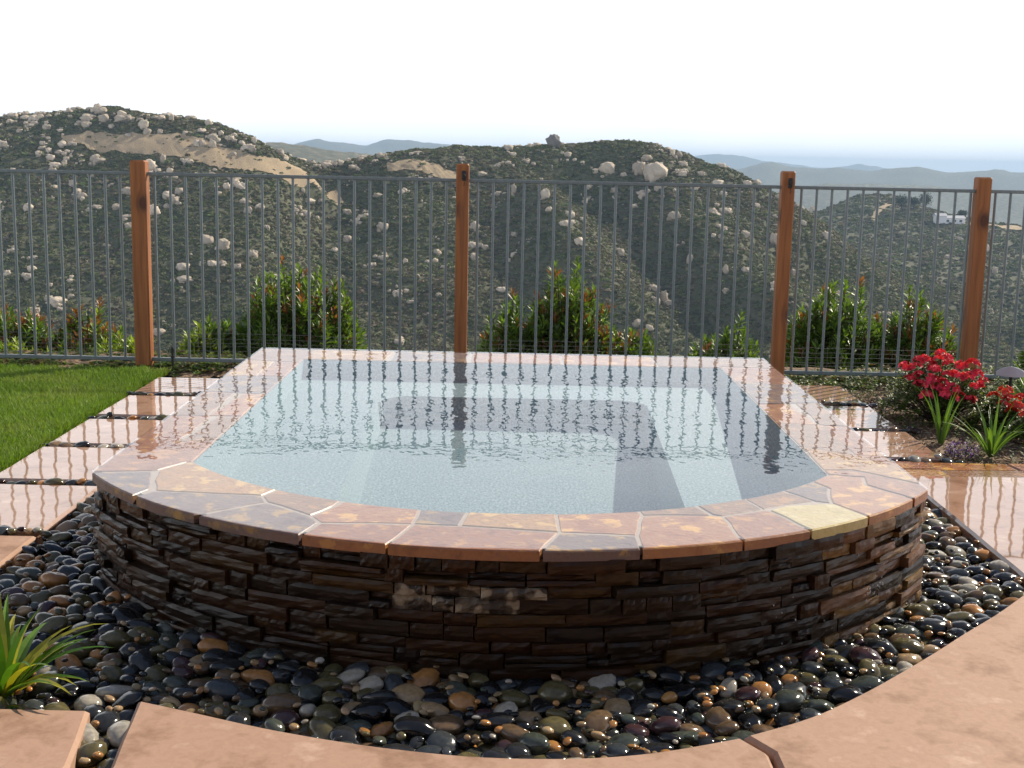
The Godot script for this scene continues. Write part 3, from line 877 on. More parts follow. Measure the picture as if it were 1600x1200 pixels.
# ---------------------------------------------------------------- the spa
func spa() -> void:
	var o := base("spa", "raised stone spa with bowed stacked-stone front, flagstone coping and overflowing water", "spa", Vector3(0, -0.05, -6.0))
	var shift := -o.position
	var outer := outline(1.585, -8.12, -4.83, ARC_R - 0.045, ARC_Z)
	var inner := outline(1.28, -7.76, -5.03, INNER_R, INNER_Z)
	# the core of the wall and the bed of mortar under the coping
	var core := Shape.new()
	var ring_out := outline(1.555, -8.09, -4.85, ARC_R - 0.075, ARC_Z)
	for k in ring_out.size():
		var a := ring_out[k]
		var b := ring_out[(k + 1) % ring_out.size()]
		core.quad_to(V(a, -0.06), V(b, -0.06), V(b, 0.40), V(a, 0.40), V((a + b) / 2.0 - Vector2(0, -6.2), 0.0))
	move(core, shift)
	solid("wall_core", core.mesh(), M.wall_core, o)
	var bed := Shape.new()
	var m := inner.size()
	for k in m:                              # top, inside and outside faces of the mortar bed
		var a := inner[k]
		var b := inner[(k + 1) % m]
		var c := outer[k]
		var d := outer[(k + 1) % m]
		bed.quad_to(V(a, 0.4465), V(b, 0.4465), V(d, 0.4465), V(c, 0.4465), Vector3.UP)
		bed.quad_to(V(c, 0.395), V(d, 0.395), V(d, 0.4465), V(c, 0.4465), V((c + d) / 2.0 - Vector2(0, -6.2), 0.0))
	move(bed, shift)
	solid("mortar_bed", bed.mesh(), M.grout, o)
	basin(o, shift)
	ledge_stones(o, shift)
	coping(o, shift)


func V(p: Vector2, y: float) -> Vector3:
	return Vector3(p.x, y, p.y)


func move(s: Shape, by: Vector3) -> void:
	for k in s.v.size():
		s.v[k] += by


func depth_at(x: float, z: float) -> float:
	var k := lerpf(1.0, 0.42, clampf((-5.4 - z) / 1.9, 0.0, 1.0))
	# the deep middle, a rounded rectangle between benches on three sides
	var q := Vector2(absf(x - 0.01) - 0.61, absf(z + 5.56) - 1.51)
	var d: float = Vector2(max(q.x, 0.0), max(q.y, 0.0)).length() + min(max(q.x, q.y), 0.0) - 0.14
	return (0.56 if d < 0.0 else 0.25) * k


func basin(o: Node3D, shift: Vector3) -> void:
	var s := Shape.new()
	var nz := 210
	var nx := 170
	var pts := []
	for j in nz + 1:
		var z := lerpf(-7.76, -4.352, float(j) / nz)
		var w: float = max(0.02, half_in(z))
		var row := PackedVector3Array()
		for k in nx + 1:
			var x := lerpf(-w, w, float(k) / nx)
			row.append(Vector3(x, COPING_Y - 0.01 - depth_at(x, z), z))
		pts.append(row)
	for j in nz:
		for k in nx:
			s.quad_to(pts[j][k], pts[j][k + 1], pts[j + 1][k + 1], pts[j + 1][k], Vector3.UP)
		for e in [0, nx]:
			var a: Vector3 = pts[j][e]
			var b: Vector3 = pts[j + 1][e]
			s.quad_to(a, b, Vector3(b.x, 0.443, b.z), Vector3(a.x, 0.443, a.z), Vector3(-a.x, 0, -0.001))
	for k in nx:
		var a: Vector3 = pts[0][k]
		var b: Vector3 = pts[0][k + 1]
		s.quad_to(a, b, Vector3(b.x, 0.443, b.z), Vector3(a.x, 0.443, a.z), Vector3(0, 0, 1))
	move(s, shift)
	tag(solid("basin", s.mesh(), M.plaster, o), "pale blue pebble-plaster basin with benches on three sides")


# the front wall: courses of split stone, each stone a part
func ledge_stones(o: Node3D, shift: Vector3) -> void:
	var variants := []
	for v in 10:
		variants.append(split_stone(v))
	var a1 := atan2(-4.83 - ARC_Z, -1.585)
	var a0 := atan2(-4.83 - ARC_Z, 1.585)
	var radius := ARC_R - 0.075
	var y := -0.055
	var heights := [0.055, 0.046, 0.052, 0.038, 0.050, 0.042, 0.054, 0.040, 0.046, 0.050]
	for course in heights.size():
		var h: float = heights[course]
		var a := a0 - 0.01
		while a < a1 + 0.0:
			var length := spread(0.12, 0.30) if rng.randf() < 0.7 else spread(0.06, 0.12)
			var b: float = min(a + length / radius, a1 + 0.012)
			if a1 + 0.012 - b < 0.03:
				b = a1 + 0.012
			var layers := 1
			if h > 0.045 and rng.randf() < 0.22:
				layers = 2
			for layer in layers:
				var hh := h / layers
				var yy := y + hh * layer
				var mid := (a + b) / 2.0
				var out := 0.034 * pow(rng.randf(), 1.3)
				var wide := (b - a) * (radius + 0.03)
				var basis := Basis(Vector3.UP, PI / 2.0 - mid + spread(-0.035, 0.035)) * Basis(Vector3.BACK, spread(-0.012, 0.012))
				var at := Vector3(cos(mid) * (radius + out), yy + hh / 2.0, ARC_Z + sin(mid) * (radius + out))
				var limed := course in [6, 7] and at.x > -0.36 and at.x < 0.10
				var kind: Material = M.ledge_limed if limed else M["ledge_%d" % ([0, 1, 2, 3, 0, 1, 4, 2][rng.randi() % 8])]
				if at.x > 1.12 and rng.randf() < 0.8:        # ochre and rust stones, brightened to carry the sunlight on the right end
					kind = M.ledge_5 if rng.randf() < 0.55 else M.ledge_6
				var p := solid("ledge_stone", variants[rng.randi() % variants.size()], kind, o)
				p.transform = Transform3D(basis.scaled_local(Vector3(wide - 0.003, hh - 0.0025, 0.085 + spread(0, 0.015))), at + shift)
				if limed:
					p.set_meta("label", "dark ledge stone with beige lime stains")
			a = b
		y += h
	# the two straight sides and the back, hidden from the terrace, in larger joined runs
	for side in [-1.0, 1.0, 0.0]:
		var s := Shape.new()
		y = -0.055
		for h in heights:
			var t := -8.09 if side != 0.0 else -1.56
			var end := -4.85 if side != 0.0 else 1.56
			while t < end:
				var l: float = min(spread(0.15, 0.5), end - t)
				var d := spread(0.02, 0.05)
				if side != 0.0:
					s.box(Vector3(side * (1.555 + d / 2.0 - 0.005), y + h / 2.0, t + l / 2.0) + shift, Vector3(d, h - 0.003, l - 0.003), Basis(), Color.WHITE, 0.004)
				else:
					s.box(Vector3(t + l / 2.0, y + h / 2.0, -8.09 - d / 2.0 + 0.005) + shift, Vector3(l - 0.003, h - 0.003, d), Basis(), Color.WHITE, 0.004)
				t += l
			y += h
		solid("stacked_stone", s.mesh(), M.ledge_1, o).set_meta("kind", "stuff")


# a unit block with a riven front, x along the wall, z outwards
func split_stone(seed_of: int) -> ArrayMesh:
	var s := Shape.new()
	var nx := 6
	var ny := 3
	var p := []
	for j in ny + 1:
		var row := []
		for k in nx + 1:
			var x := float(k) / nx - 0.5
			var y := float(j) / ny - 0.5
			var edge: float = 1.0 if k > 0 and k < nx and j > 0 and j < ny else 0.0
			var z := 0.5 + noise.get_noise_3d(x * 3.0, y * 2.2, seed_of * 7.3) * 0.06 - (0.05 if edge == 0.0 else 0.0)
			var wx := noise.get_noise_3d(y * 3.0, seed_of * 3.1, k) * 0.015 if k in [0, nx] else 0.0
			var wy := noise.get_noise_3d(x * 3.0, seed_of * 5.1, j + 20.0) * 0.10 if j in [0, ny] else 0.0
			row.append(Vector3(x + wx, y + wy * 0.5, z))
		p.append(row)
	for j in ny:
		for k in nx:
			s.quad_to(p[j][k], p[j][k + 1], p[j + 1][k + 1], p[j + 1][k], Vector3.BACK)
	for k in nx:
		for j in [0, ny]:
			var a: Vector3 = p[j][k]
			var b: Vector3 = p[j][k + 1]
			s.quad_to(a, b, Vector3(b.x, b.y, -0.5), Vector3(a.x, a.y, -0.5), Vector3.DOWN if j == 0 else Vector3.UP)
	for j in ny:
		for k in [0, nx]:
			var a: Vector3 = p[j][k]
			var b: Vector3 = p[j + 1][k]
			s.quad_to(a, b, Vector3(b.x, b.y, -0.5), Vector3(a.x, a.y, -0.5), Vector3.LEFT if k == 0 else Vector3.RIGHT)
	return s.mesh()


func coping(o: Node3D, shift: Vector3) -> void:
	var ring := Node3D.new()
	ring.name = "coping"
	o.add_child(ring)
	ring.set_meta("label", "flagstone coping in rust, slate and gold tones")
	var outer := outline(1.62, -8.15, -4.81, ARC_R, ARC_Z)
	var inner := outline(1.28, -7.76, -5.03, INNER_R, INNER_Z)
	var plans := []
	for f in FRONT_STONES:
		var p := PackedVector2Array()
		for k in range(1, f.size(), 2):
			p.append(Vector2(f[k], f[k + 1]))
		plans.append([f[0], p])
	var names := ["rust", "gold", "brown", "rust_gold", "slate", "rust", "brown"]
	# the two sides
	for side in [-1.0, 1.0]:
		var z := -5.40 if side < 0.0 else -5.46
		var lean := -0.15 if side < 0.0 else -0.14
		var k := 2
		while z > -8.1:
			var l := spread(0.42, 0.72)
			var z2: float = max(z - l, -8.16)
			if z2 < -7.9:
				z2 = -8.20
			var lean2 := spread(-0.12, 0.12) if z2 > -8.1 else 0.0
			var a := Vector2(side * 1.20, z + (0.0 if k > 2 else 0.0) - lean * 0.5)
			var b := Vector2(side * 1.70, z + lean * 0.5)
			if k == 2:
				a = Vector2(side * 1.20, -5.395 if side < 0.0 else -5.53)
				b = Vector2(side * 1.72, -5.235 if side < 0.0 else -5.055)
			var c := Vector2(side * 1.70, z2 + lean2 * 0.5)
			var d := Vector2(side * 1.20, z2 - lean2 * 0.5)
			if rng.randf() < 0.45 and l > 0.5:
				var f := spread(0.35, 0.65)
				plans.append([names[k % 7], PackedVector2Array([a, a.lerp(b, f), d.lerp(c, f + spread(-0.12, 0.12)), d])])
				plans.append([names[(k + 3) % 7], PackedVector2Array([a.lerp(b, f), b, c, d.lerp(c, f)])])
			else:
				plans.append([names[k % 7], PackedVector2Array([a, b, c, d])])
			z = z2
			lean = lean2
			k += 1
	# the back
	var x := -1.28
	var kk := 0
	while x < 1.27:
		var l := spread(0.4, 0.7)
		var x2: float = x + l
		if x2 > 1.05:
			x2 = 1.28
		var s1 := spread(-0.05, 0.05)
		plans.append([names[(kk * 3 + 1) % 7], PackedVector2Array([Vector2(x, -8.2), Vector2(x2, -8.2), Vector2(x2 + (s1 if x2 < 1.2 else 0.0), -7.70), Vector2(x, -7.70)])])
		x = x2
		kk += 1
	for p in plans:
		for piece in Geometry2D.intersect_polygons(p[1], outer):
			for rest in Geometry2D.clip_polygons(piece, inner):
				if absf(Shape.area(rest)) < 0.004:
					continue
				var fine := PackedVector2Array()
				var m: int = rest.size()
				for k in m:
					var a: Vector2 = rest[k]
					var b: Vector2 = rest[(k + 1) % m]
					if a.distance_to(b) < 0.004:
						continue
					var n: int = clampi(int(a.distance_to(b) / 0.07), 1, 8)
					for t in n:
						var q := a.lerp(b, float(t) / n)
						var on_rim: bool = absf(absf(q.x) - half_out(q.y)) < 0.012 or absf(absf(q.x) - half_in(q.y)) < 0.012
						fine.append(q + (Vector2(noise.get_noise_2d(q.x * 9.0, q.y * 9.0), noise.get_noise_2d(q.x * 9.0 + 30.0, q.y * 9.0)) * 0.012 if t > 0 and not on_rim else Vector2.ZERO))
				var s := Shape.new()
				var gap := Geometry2D.offset_polygon(fine, -0.0042, Geometry2D.JOIN_MITER)
				if gap.is_empty():
					continue
				s.slab(tidy(gap[0], 0.018), 0.414, COPING_Y + spread(-0.0012, 0.001), 0.004)
				move(s, shift)
				solid("flagstone", s.mesh(), M[p[0]], ring)


func tidy(p: PackedVector2Array, least: float) -> PackedVector2Array:
	var out := PackedVector2Array()
	for q in p:
		if out.is_empty() or (out[out.size() - 1].distance_to(q) > least and out[0].distance_to(q) > least):
			out.append(q)
	return out


# the water brims over the coping on every side
func water() -> void:
	var s := Shape.new()
	var nx := 300
	var nz := 400
	var fine := FastNoiseLite.new()
	fine.seed = 3
	fine.frequency = 1.0
	fine.fractal_octaves = 2
	var gap := 0.004
	for j in nz + 1:
		var z := lerpf(-8.16, -3.918, float(j) / nz)
		var w: float = max(0.05, half_out(z) - 0.004)
		for k in nx + 1:
			var x := lerpf(-w, w, float(k) / nx)
			# calmer towards the brim at the front, livelier over the jets
			var lively: float = 0.30 + 0.70 * smoothstep(-4.7, -5.6, z)
			lively *= 0.75 + 0.5 * noise_b.get_noise_2d(x * 0.9, z * 0.9)
			var h0 := wave(fine, x, z)
			var hx := (wave(fine, x + gap, z) - h0) / gap * lively
			var hz := (wave(fine, x, z + gap) - h0) / gap * lively
			s.put(Vector3(x, WATER_Y + h0 * lively, z), Vector3(-hx, 1.0, -hz).normalized())
	for j in nz:
		for k in nx:
			var q := j * (nx + 1) + k
			s.quad_index(q, q + nx + 1, q + nx + 2, q + 1)
	tag(solid("water", s.mesh(), M.water), "", "", "", "structure")


# overflow bursting into drops where it strikes a ledge near the right end of the wall
func splash() -> void:
	var s := Shape.new()
	for k in 110:
		var a := deg_to_rad(46.0 + rng.randfn() * 2.0)
		var y := 0.17 + rng.randfn() * 0.018
		if k > 70:
			a = deg_to_rad(spread(36.0, 62.0))
			y = spread(-0.02, 0.36)
		var r := ARC_R - 0.02 + absf(rng.randfn()) * 0.02
		var p := Vector3(cos(a) * r, y, ARC_Z + sin(a) * r)
		var q := spread(0.001, 0.0032)
		s.tube([p - Vector3(0, q, 0), p - Vector3(0, q * 0.4, 0), p + Vector3(0, q * 0.6, 0), p + Vector3(0, q * 1.6, 0)], [q * 0.3, q, q * 0.8, q * 0.1], 6)
	tag(solid("water_splash", s.mesh(), M.drops), "water drops splashing off the right end of the wall", "water", "", "stuff")


func wave(f: FastNoiseLite, x: float, z: float) -> float:
	return f.get_noise_2d(x * 19.0, z * 12.0) * 0.00042 + f.get_noise_2d(x * 3.0 + 9.0, z * 2.6) * 0.0011


# ---------------------------------------------------------------- the fence
func fence() -> void:
	var posts := [
		[-2.908, 1.62, 0.118, "redwood fence post beside the lawn, dark knot near its top"],
		[-0.413, 1.645, 0.098, "redwood fence post behind the middle of the spa with a black latch"],
		[2.092, 1.64, 0.100, "redwood fence post at the right back corner of the spa, black latch"],
		[3.597, 1.625, 0.108, "redwood fence post behind the red azalea"],
		[-5.40, 1.62, 0.110, "redwood fence post past the left frame edge"],
		[6.1, 1.62, 0.110, "redwood fence post past the right frame edge"],
	]
	for p in posts:
		var o := base("fence_post", p[3], "fence post", Vector3(p[0], -0.12, FENCE_Z), "redwood fence posts")
		var s := Shape.new()
		timber(s, p[2], p[1] + 0.12, p[0])
		solid("timber", s.mesh(false, true), M.redwood, o)
		if "latch" in p[3]:
			var b := Shape.new()
			b.box(Vector3(0.012, p[1] + 0.03, p[2] / 2.0 + 0.006), Vector3(0.034, 0.075, 0.012), Basis(), Color.WHITE, 0.004)
			b.tube([Vector3(0.012, p[1] + 0.03, p[2] / 2.0 + 0.01), Vector3(0.012, p[1] + 0.03, p[2] / 2.0 + 0.035)], [0.014, 0.012], 10)
			b.tube([Vector3(0.012, p[1] - 0.005, p[2] / 2.0 + 0.014), Vector3(0.016, p[1] - 0.03, p[2] / 2.0 + 0.016), Vector3(0.010, p[1] - 0.05, p[2] / 2.0 + 0.014)], [0.003, 0.003, 0.003], 6)
			solid("latch", b.mesh(), M.black_iron, o)
	var bays := [
		[-5.345, -2.972, -3.058 - 19 * 0.1187, 20, "left bay of the picket fence behind the lawn"],
		[-2.845, -0.466, -2.792, 20, "picket fence bay between the lawn post and the middle post"],
		[-0.360, 2.040, -0.295, 20, "picket fence bay between the middle post and the spa corner post"],
		[2.146, 3.540, 2.205, 12, "short picket fence bay behind the flower bed"],
		[3.655, 6.04, 3.700, 20, "picket fence bay at the right frame edge"],
	]
	var round_bar := Shape.new()
	round_bar.tube([Vector3(0, 0.076, 0), Vector3(0, 1.508, 0)], [0.0105, 0.0105], 10, Color.WHITE, false)
	var picket := round_bar.mesh()
	for b in bays:
		var o := base("fence_bay", "grey-green steel " + b[4], "fence", Vector3((b[0] + b[1]) / 2.0, 0, FENCE_Z), "bays of the picket fence")
		var cx: float = (b[0] + b[1]) / 2.0
		for y in [[1.518, 0.026, 0.034, "top_rail"], [0.072, 0.030, 0.030, "bottom_rail"]]:
			var s := Shape.new()
			s.box(Vector3(0, y[0], 0), Vector3(b[1] - b[0] + 0.02, y[1], y[2]), Basis(), Color.WHITE, 0.004)
			solid(y[3], s.mesh(), M.fence_paint, o)
		for k in b[3]:
			var p := solid("picket", picket, M.fence_paint, o)
			p.position = Vector3(b[2] + k * 0.1187 - cx + spread(-0.002, 0.002), 0, 0)
			p.rotation = Vector3(spread(-0.002, 0.002), 0, spread(-0.0015, 0.0015))
		# rabbit netting tied low behind the bay
		var net := Shape.new()
		var y := 0.0
		while y < 0.30:
			var pts := []
			var rad := []
			for k in 21:
				var x := lerpf(b[0], b[1], k / 20.0) - cx
				pts.append(Vector3(x, y - 0.02 + noise.get_noise_2d(x * 2.0 + y * 30.0, y * 9.0 + cx) * 0.014, -0.022 - absf(noise.get_noise_2d(x * 1.5, y * 4.0)) * 0.03))
				rad.append(0.0013)
			net.tube(pts, rad, 4, Color.WHITE, false)
			y += spread(0.028, 0.045)
		var x: float = b[0] + 0.05 - cx
		while x < b[1] - cx:
			net.tube([Vector3(x, -0.02, -0.03), Vector3(x + spread(-0.01, 0.01), 0.28, -0.03)], [0.0009, 0.0009], 4, Color.WHITE, false)
			x += 0.1
		var no := solid("wire_netting", net.mesh(), M.galvanised)
		no.position = o.position
		tag(no, "thin wire netting at the foot of the " + ["left fence bay", "fence bay right of the lawn post", "fence bay behind the spa", "short fence bay", "right edge fence bay"][bays.find(b)], "wire netting", "rabbit netting on the fence")


func timber(s: Shape, w: float, h: float, offset: float) -> void:
	var k := 0.007
	var ring := [Vector2(-w / 2 + k, w / 2), Vector2(w / 2 - k, w / 2), Vector2(w / 2, w / 2 - k), Vector2(w / 2, -w / 2 + k), Vector2(w / 2 - k, -w / 2), Vector2(-w / 2 + k, -w / 2), Vector2(-w / 2, -w / 2 + k), Vector2(-w / 2, w / 2 - k)]
	var along := 0.0
	for j in 8:
		var a: Vector2 = ring[j]
		var b: Vector2 = ring[(j + 1) % 8]
		var l := a.distance_to(b)
		var nor := Vector3(a.x + b.x, 0, a.y + b.y).normalized()
		var u0 := offset * 1.7 + along / 0.5
		var u1 := u0 + l / 0.5
		var q := []
		for e in [[a, 0.0, u0], [b, 0.0, u1], [b, h - 0.012, u1], [a, h - 0.012, u0]]:
			q.append(s.put(Vector3(e[0].x, e[1], e[0].y), nor, Color.WHITE, Vector2(e[2], 1.0 - e[1] / 2.0 + 0.03 + offset * 0.0)))
		s.quad_index(q[0], q[1], q[2], q[3])
		var c := a * 0.86
		var d := b * 0.86
		var top := []
		for e in [[a, h - 0.012], [b, h - 0.012], [d, h], [c, h]]:
			top.append(s.put(Vector3(e[0].x, e[1], e[0].y), (nor + Vector3.UP).normalized(), Color.WHITE, Vector2(u0 + e[0].x, 0.1 + e[0].y)))
		s.quad_index(top[0], top[1], top[2], top[3])
		var t := []
		for e in [c, d, Vector2.ZERO]:
			t.append(s.put(Vector3(e.x, h, e.y), Vector3.UP, Color.WHITE, Vector2(e.x * 2.0, e.y * 2.0)))
		s.quad_index(t[0], t[1], t[2], t[2])
		along += l


# ---------------------------------------------------------------- pebbles and boulders
func ball(seed_of: int, across: int, up: int, lumps: float, box := 0.0, freq := 1.2) -> ArrayMesh:
	var s := Shape.new()
	var off := Vector3(seed_of * 3.7, seed_of * 1.3, 0)
	var pts := []
	for j in up + 1:
		for k in across:
			var el := (float(j) / up - 0.5) * PI
			var az := TAU * k / across
			var d := Vector3(cos(el) * cos(az), sin(el), cos(el) * sin(az))
			var r := 1.0 + noise.get_noise_3dv(d * freq + off) * lumps
			if box > 0.0:
				var e: float = max(absf(d.x), absf(d.y), absf(d.z))
				r *= lerpf(1.0, 0.72 / e, box)
			pts.append(d * r)
	for j in up + 1:
		for k in across:
			var a: Vector3 = pts[j * across + (k + 1) % across] - pts[j * across + (k + across - 1) % across]
			var b: Vector3 = pts[min(j + 1, up) * across + k] - pts[max(j - 1, 0) * across + k]
			var nor: Vector3 = b.cross(a).normalized() if j > 0 and j < up else pts[j * across + k].normalized()
			if nor.dot(pts[j * across + k]) < 0.0:
				nor = -nor
			s.put(pts[j * across + k], nor)
	for j in up:
		for k in across:
			var k2 := (k + 1) % across
			s.link(j * across + k, (j + 1) * across + k, (j + 1) * across + k2)
			s.link(j * across + k, (j + 1) * across + k2, j * across + k2)
	return s.mesh()


func bed_plans() -> Array:
	# where pebbles lie: round the front, between the stepping stones, left and right of the spa
	var front := PackedVector2Array([Vector2(-2.03, -6.2), Vector2(-1.87, -6.2), Vector2(-1.87, -9.3), Vector2(-1.60, -9.3), Vector2(-1.585, -4.86)])
	var a0 := atan2(-4.83 - ARC_Z, -1.585)
	var a1 := atan2(-4.83 - ARC_Z, 1.585)
	for k in 33:
		var a := lerpf(a0, a1, k / 32.0)
		front.append(Vector2(cos(a), 0) * (ARC_R - 0.04) + Vector2(0, ARC_Z + sin(a) * (ARC_R - 0.04)))
	front.append_array([Vector2(1.60, -9.3), Vector2(1.86, -9.3), Vector2(1.86, -7.1), Vector2(1.9, -6.7), Vector2(2.11, -6.7), Vector2(2.09, -4.89), Vector2(1.82, -4.57), Vector2(1.61, -4.34), Vector2(1.28, -3.975), Vector2(0.905, -3.615), Vector2(0.68, -3.47), Vector2(0.42, -3.365), Vector2(0.2, -3.32), Vector2(-0.05, -3.315), Vector2(-0.26, -3.345), Vector2(-0.45, -3.39), Vector2(-0.68, -3.465), Vector2(-0.92, -3.565), Vector2(-1.105, -3.64), Vector2(-1.06, -3.2), Vector2(-1.02, -2.6), Vector2(-1.14, -2.6), Vector2(-1.17, -3.2), Vector2(-1.23, -3.56), Vector2(-2.6, -3.555), Vector2(-2.6, -4.51), Vector2(-2.03, -4.51)])
	return [front]


func pebbles() -> void:
	var shapes := []
	for k in 6:
		shapes.append(ball(k + 40, 16, 10, [0.10, 0.16, 0.12, 0.2, 0.14, 0.24][k], 0.0, 0.9))
	var plan: PackedVector2Array = bed_plans()[0]
	var lay := []      # [x, z, half length, y]
	var cells := {}
	for pass_ in [[0.034, 0.052, 14000, 0.82], [0.021, 0.034, 19000, 0.78], [0.009, 0.016, 20000, 0.85]]:
		for k in pass_[2]:
			var x := spread(-2.62, 2.12)
			var z := spread(-9.3, -2.6)
			if not Geometry2D.is_point_in_polygon(Vector2(x, z), plan):
				continue
			var r := spread(pass_[0], pass_[1])
			var ok := true
			var cx := int(floor(x / 0.1))
			var cz := int(floor(z / 0.1))
			for i in range(cx - 1, cx + 2):
				for j in range(cz - 1, cz + 2):
					for o in cells.get(Vector2i(i, j), []):
						if Vector2(o[0] - x, o[1] - z).length() < (o[2] + r) * pass_[3]:
							ok = false
							break
					if not ok:
						break
				if not ok:
					break
			if ok:
				var p := [x, z, r, 0.0]
				if not cells.has(Vector2i(cx, cz)):
					cells[Vector2i(cx, cz)] = []
				cells[Vector2i(cx, cz)].append(p)
				lay.append(p)
	# gaps between the stepping stones
	for g in [[-2.66, -1.8, -8.74, -8.62], [-2.66, -1.8, -7.94, -7.80], [-2.66, -1.8, -7.10, -7.01], [-2.66, -1.8, -6.27, -6.17], [-3.1, -2.0, -5.40, -5.31], [1.7, 2.55, -8.88, -8.77], [1.7, 2.55, -8.00, -7.92], [1.7, 2.55, -7.18, -7.11]]:
		var x: float = g[0]
		while x < g[1]:
			var r := spread(0.016, 0.042)
			lay.append([x + r, lerpf(g[2], g[3], spread(0.3, 0.7)), r, 0.028])
			x += r * spread(1.7, 2.2)
	var shade := ["black", "black", "black", "charcoal", "charcoal", "charcoal", "blue_grey", "green_grey", "green_grey", "olive", "olive", "olive", "brown", "brown", "maroon", "pale", "tan", "orange"]
	var light := ["tan", "tan", "orange", "brown", "olive", "charcoal", "pale", "orange"]
	var list := []
	for p in lay:
		var r: float = p[2]
		var tone: String = light[rng.randi() % light.size()] if r < 0.021 and rng.randf() < 0.75 else shade[rng.randi() % shade.size()]
		var flat := spread(0.5, 0.75)
		var longer := spread(1.0, 1.45)
		var basis := Basis(Vector3.UP, spread(0, TAU)) * Basis(Vector3.BACK, spread(-0.35, 0.35)) * Basis(Vector3.RIGHT, spread(-0.3, 0.3))
		basis = basis.scaled_local(Vector3(r * longer, r * flat, r * spread(0.85, 1.05)))
		var lift: float = 0.004 + spread(-0.012, 0.010) + (0.030 - r * 0.35 if r < 0.021 else 0.0)
		# banked up a little where the bed meets the slabs
		var t := Transform3D(basis, Vector3(p[0], p[3] + lift, p[1]))
		var size: float = r / Vector3(p[0], 1.6, p[1]).length()
		var seen: bool = absf(p[0]) / -p[1] < 0.41 and p[1] < -3.3
		list.append([size if seen else 0.0, t, tone, rng.randi() % shapes.size(), p])
	# a lower layer that fills the gaps
	var under := []
	var under_c := []
	var x := -2.6
	while x < 2.12:
		var z := -9.3
		while z < -2.6:
			var q := Vector2(x + spread(-0.02, 0.02), z + spread(-0.02, 0.02))
			if Geometry2D.is_point_in_polygon(q, plan):
				var r := spread(0.026, 0.042)
				under.append([shapes[0], Transform3D(Basis(Vector3.UP, spread(0, TAU)).scaled_local(Vector3(r * 1.3, r * 0.6, r)), Vector3(q.x, -0.028, q.y)), shade[rng.randi() % shade.size()]])
			z += 0.058
		x += 0.058
	list.sort_custom(func(a, b): return a[0] > b[0])
	var rest := {}
	var say := {"black": "black", "charcoal": "charcoal grey", "blue_grey": "blue-grey", "green_grey": "greenish grey", "olive": "olive", "brown": "brown", "tan": "tan", "orange": "orange", "pale": "pale grey", "maroon": "dark maroon"}
	for k in list.size():
		var e: Array = list[k]
		if k < 300:
			var o := solid("pebble", shapes[e[3]], M["pebble_" + e[2]])
			o.transform = e[1]
			var px: float = e[4][0]
			var pz: float = e[4][1]
			var where := "in the front bed below the bowed wall"
			if pz < -6.9 or (pz < -5.25 and px < 0.0):
				where = "in a gap between stepping stones"
			elif px > 1.0:
				where = "in the bed at the right of the bowed wall"
			elif px < -1.0:
				where = "in the bed at the left of the bowed wall"
			var s3: Vector3 = e[1].basis.get_scale()
			var form := "long" if s3.x / s3.z > 1.4 else ("round" if s3.x / s3.z < 1.18 else "oval")
			var big := "large" if e[4][2] > 0.044 else ("middling" if e[4][2] > 0.034 else "small")
			tag(o, "%s %s wet %s pebble %s" % [big, form, say[e[2]], where], "pebble", "beach pebbles around the spa")
		else:
			if not rest.has(e[3]):
				rest[e[3]] = [[], []]
			rest[e[3]][0].append(e[1])
			var c: Array = M["pebble_" + e[2]].get_meta("tone")
			rest[e[3]][1].append(hue(c, 0.25))
	for e in under:
		if not rest.has(0):
			rest[0] = [[], []]
		rest[0][0].append(e[1])
		rest[0][1].append(hue(M["pebble_" + e[2]].get_meta("tone"), 0.25))
	for k in rest:
		var o := many("pebble_bed", shapes[k], M.pebble_any, rest[k][0], rest[k][1])
		tag(o, "bed of small wet beach pebbles around the spa", "pebbles")


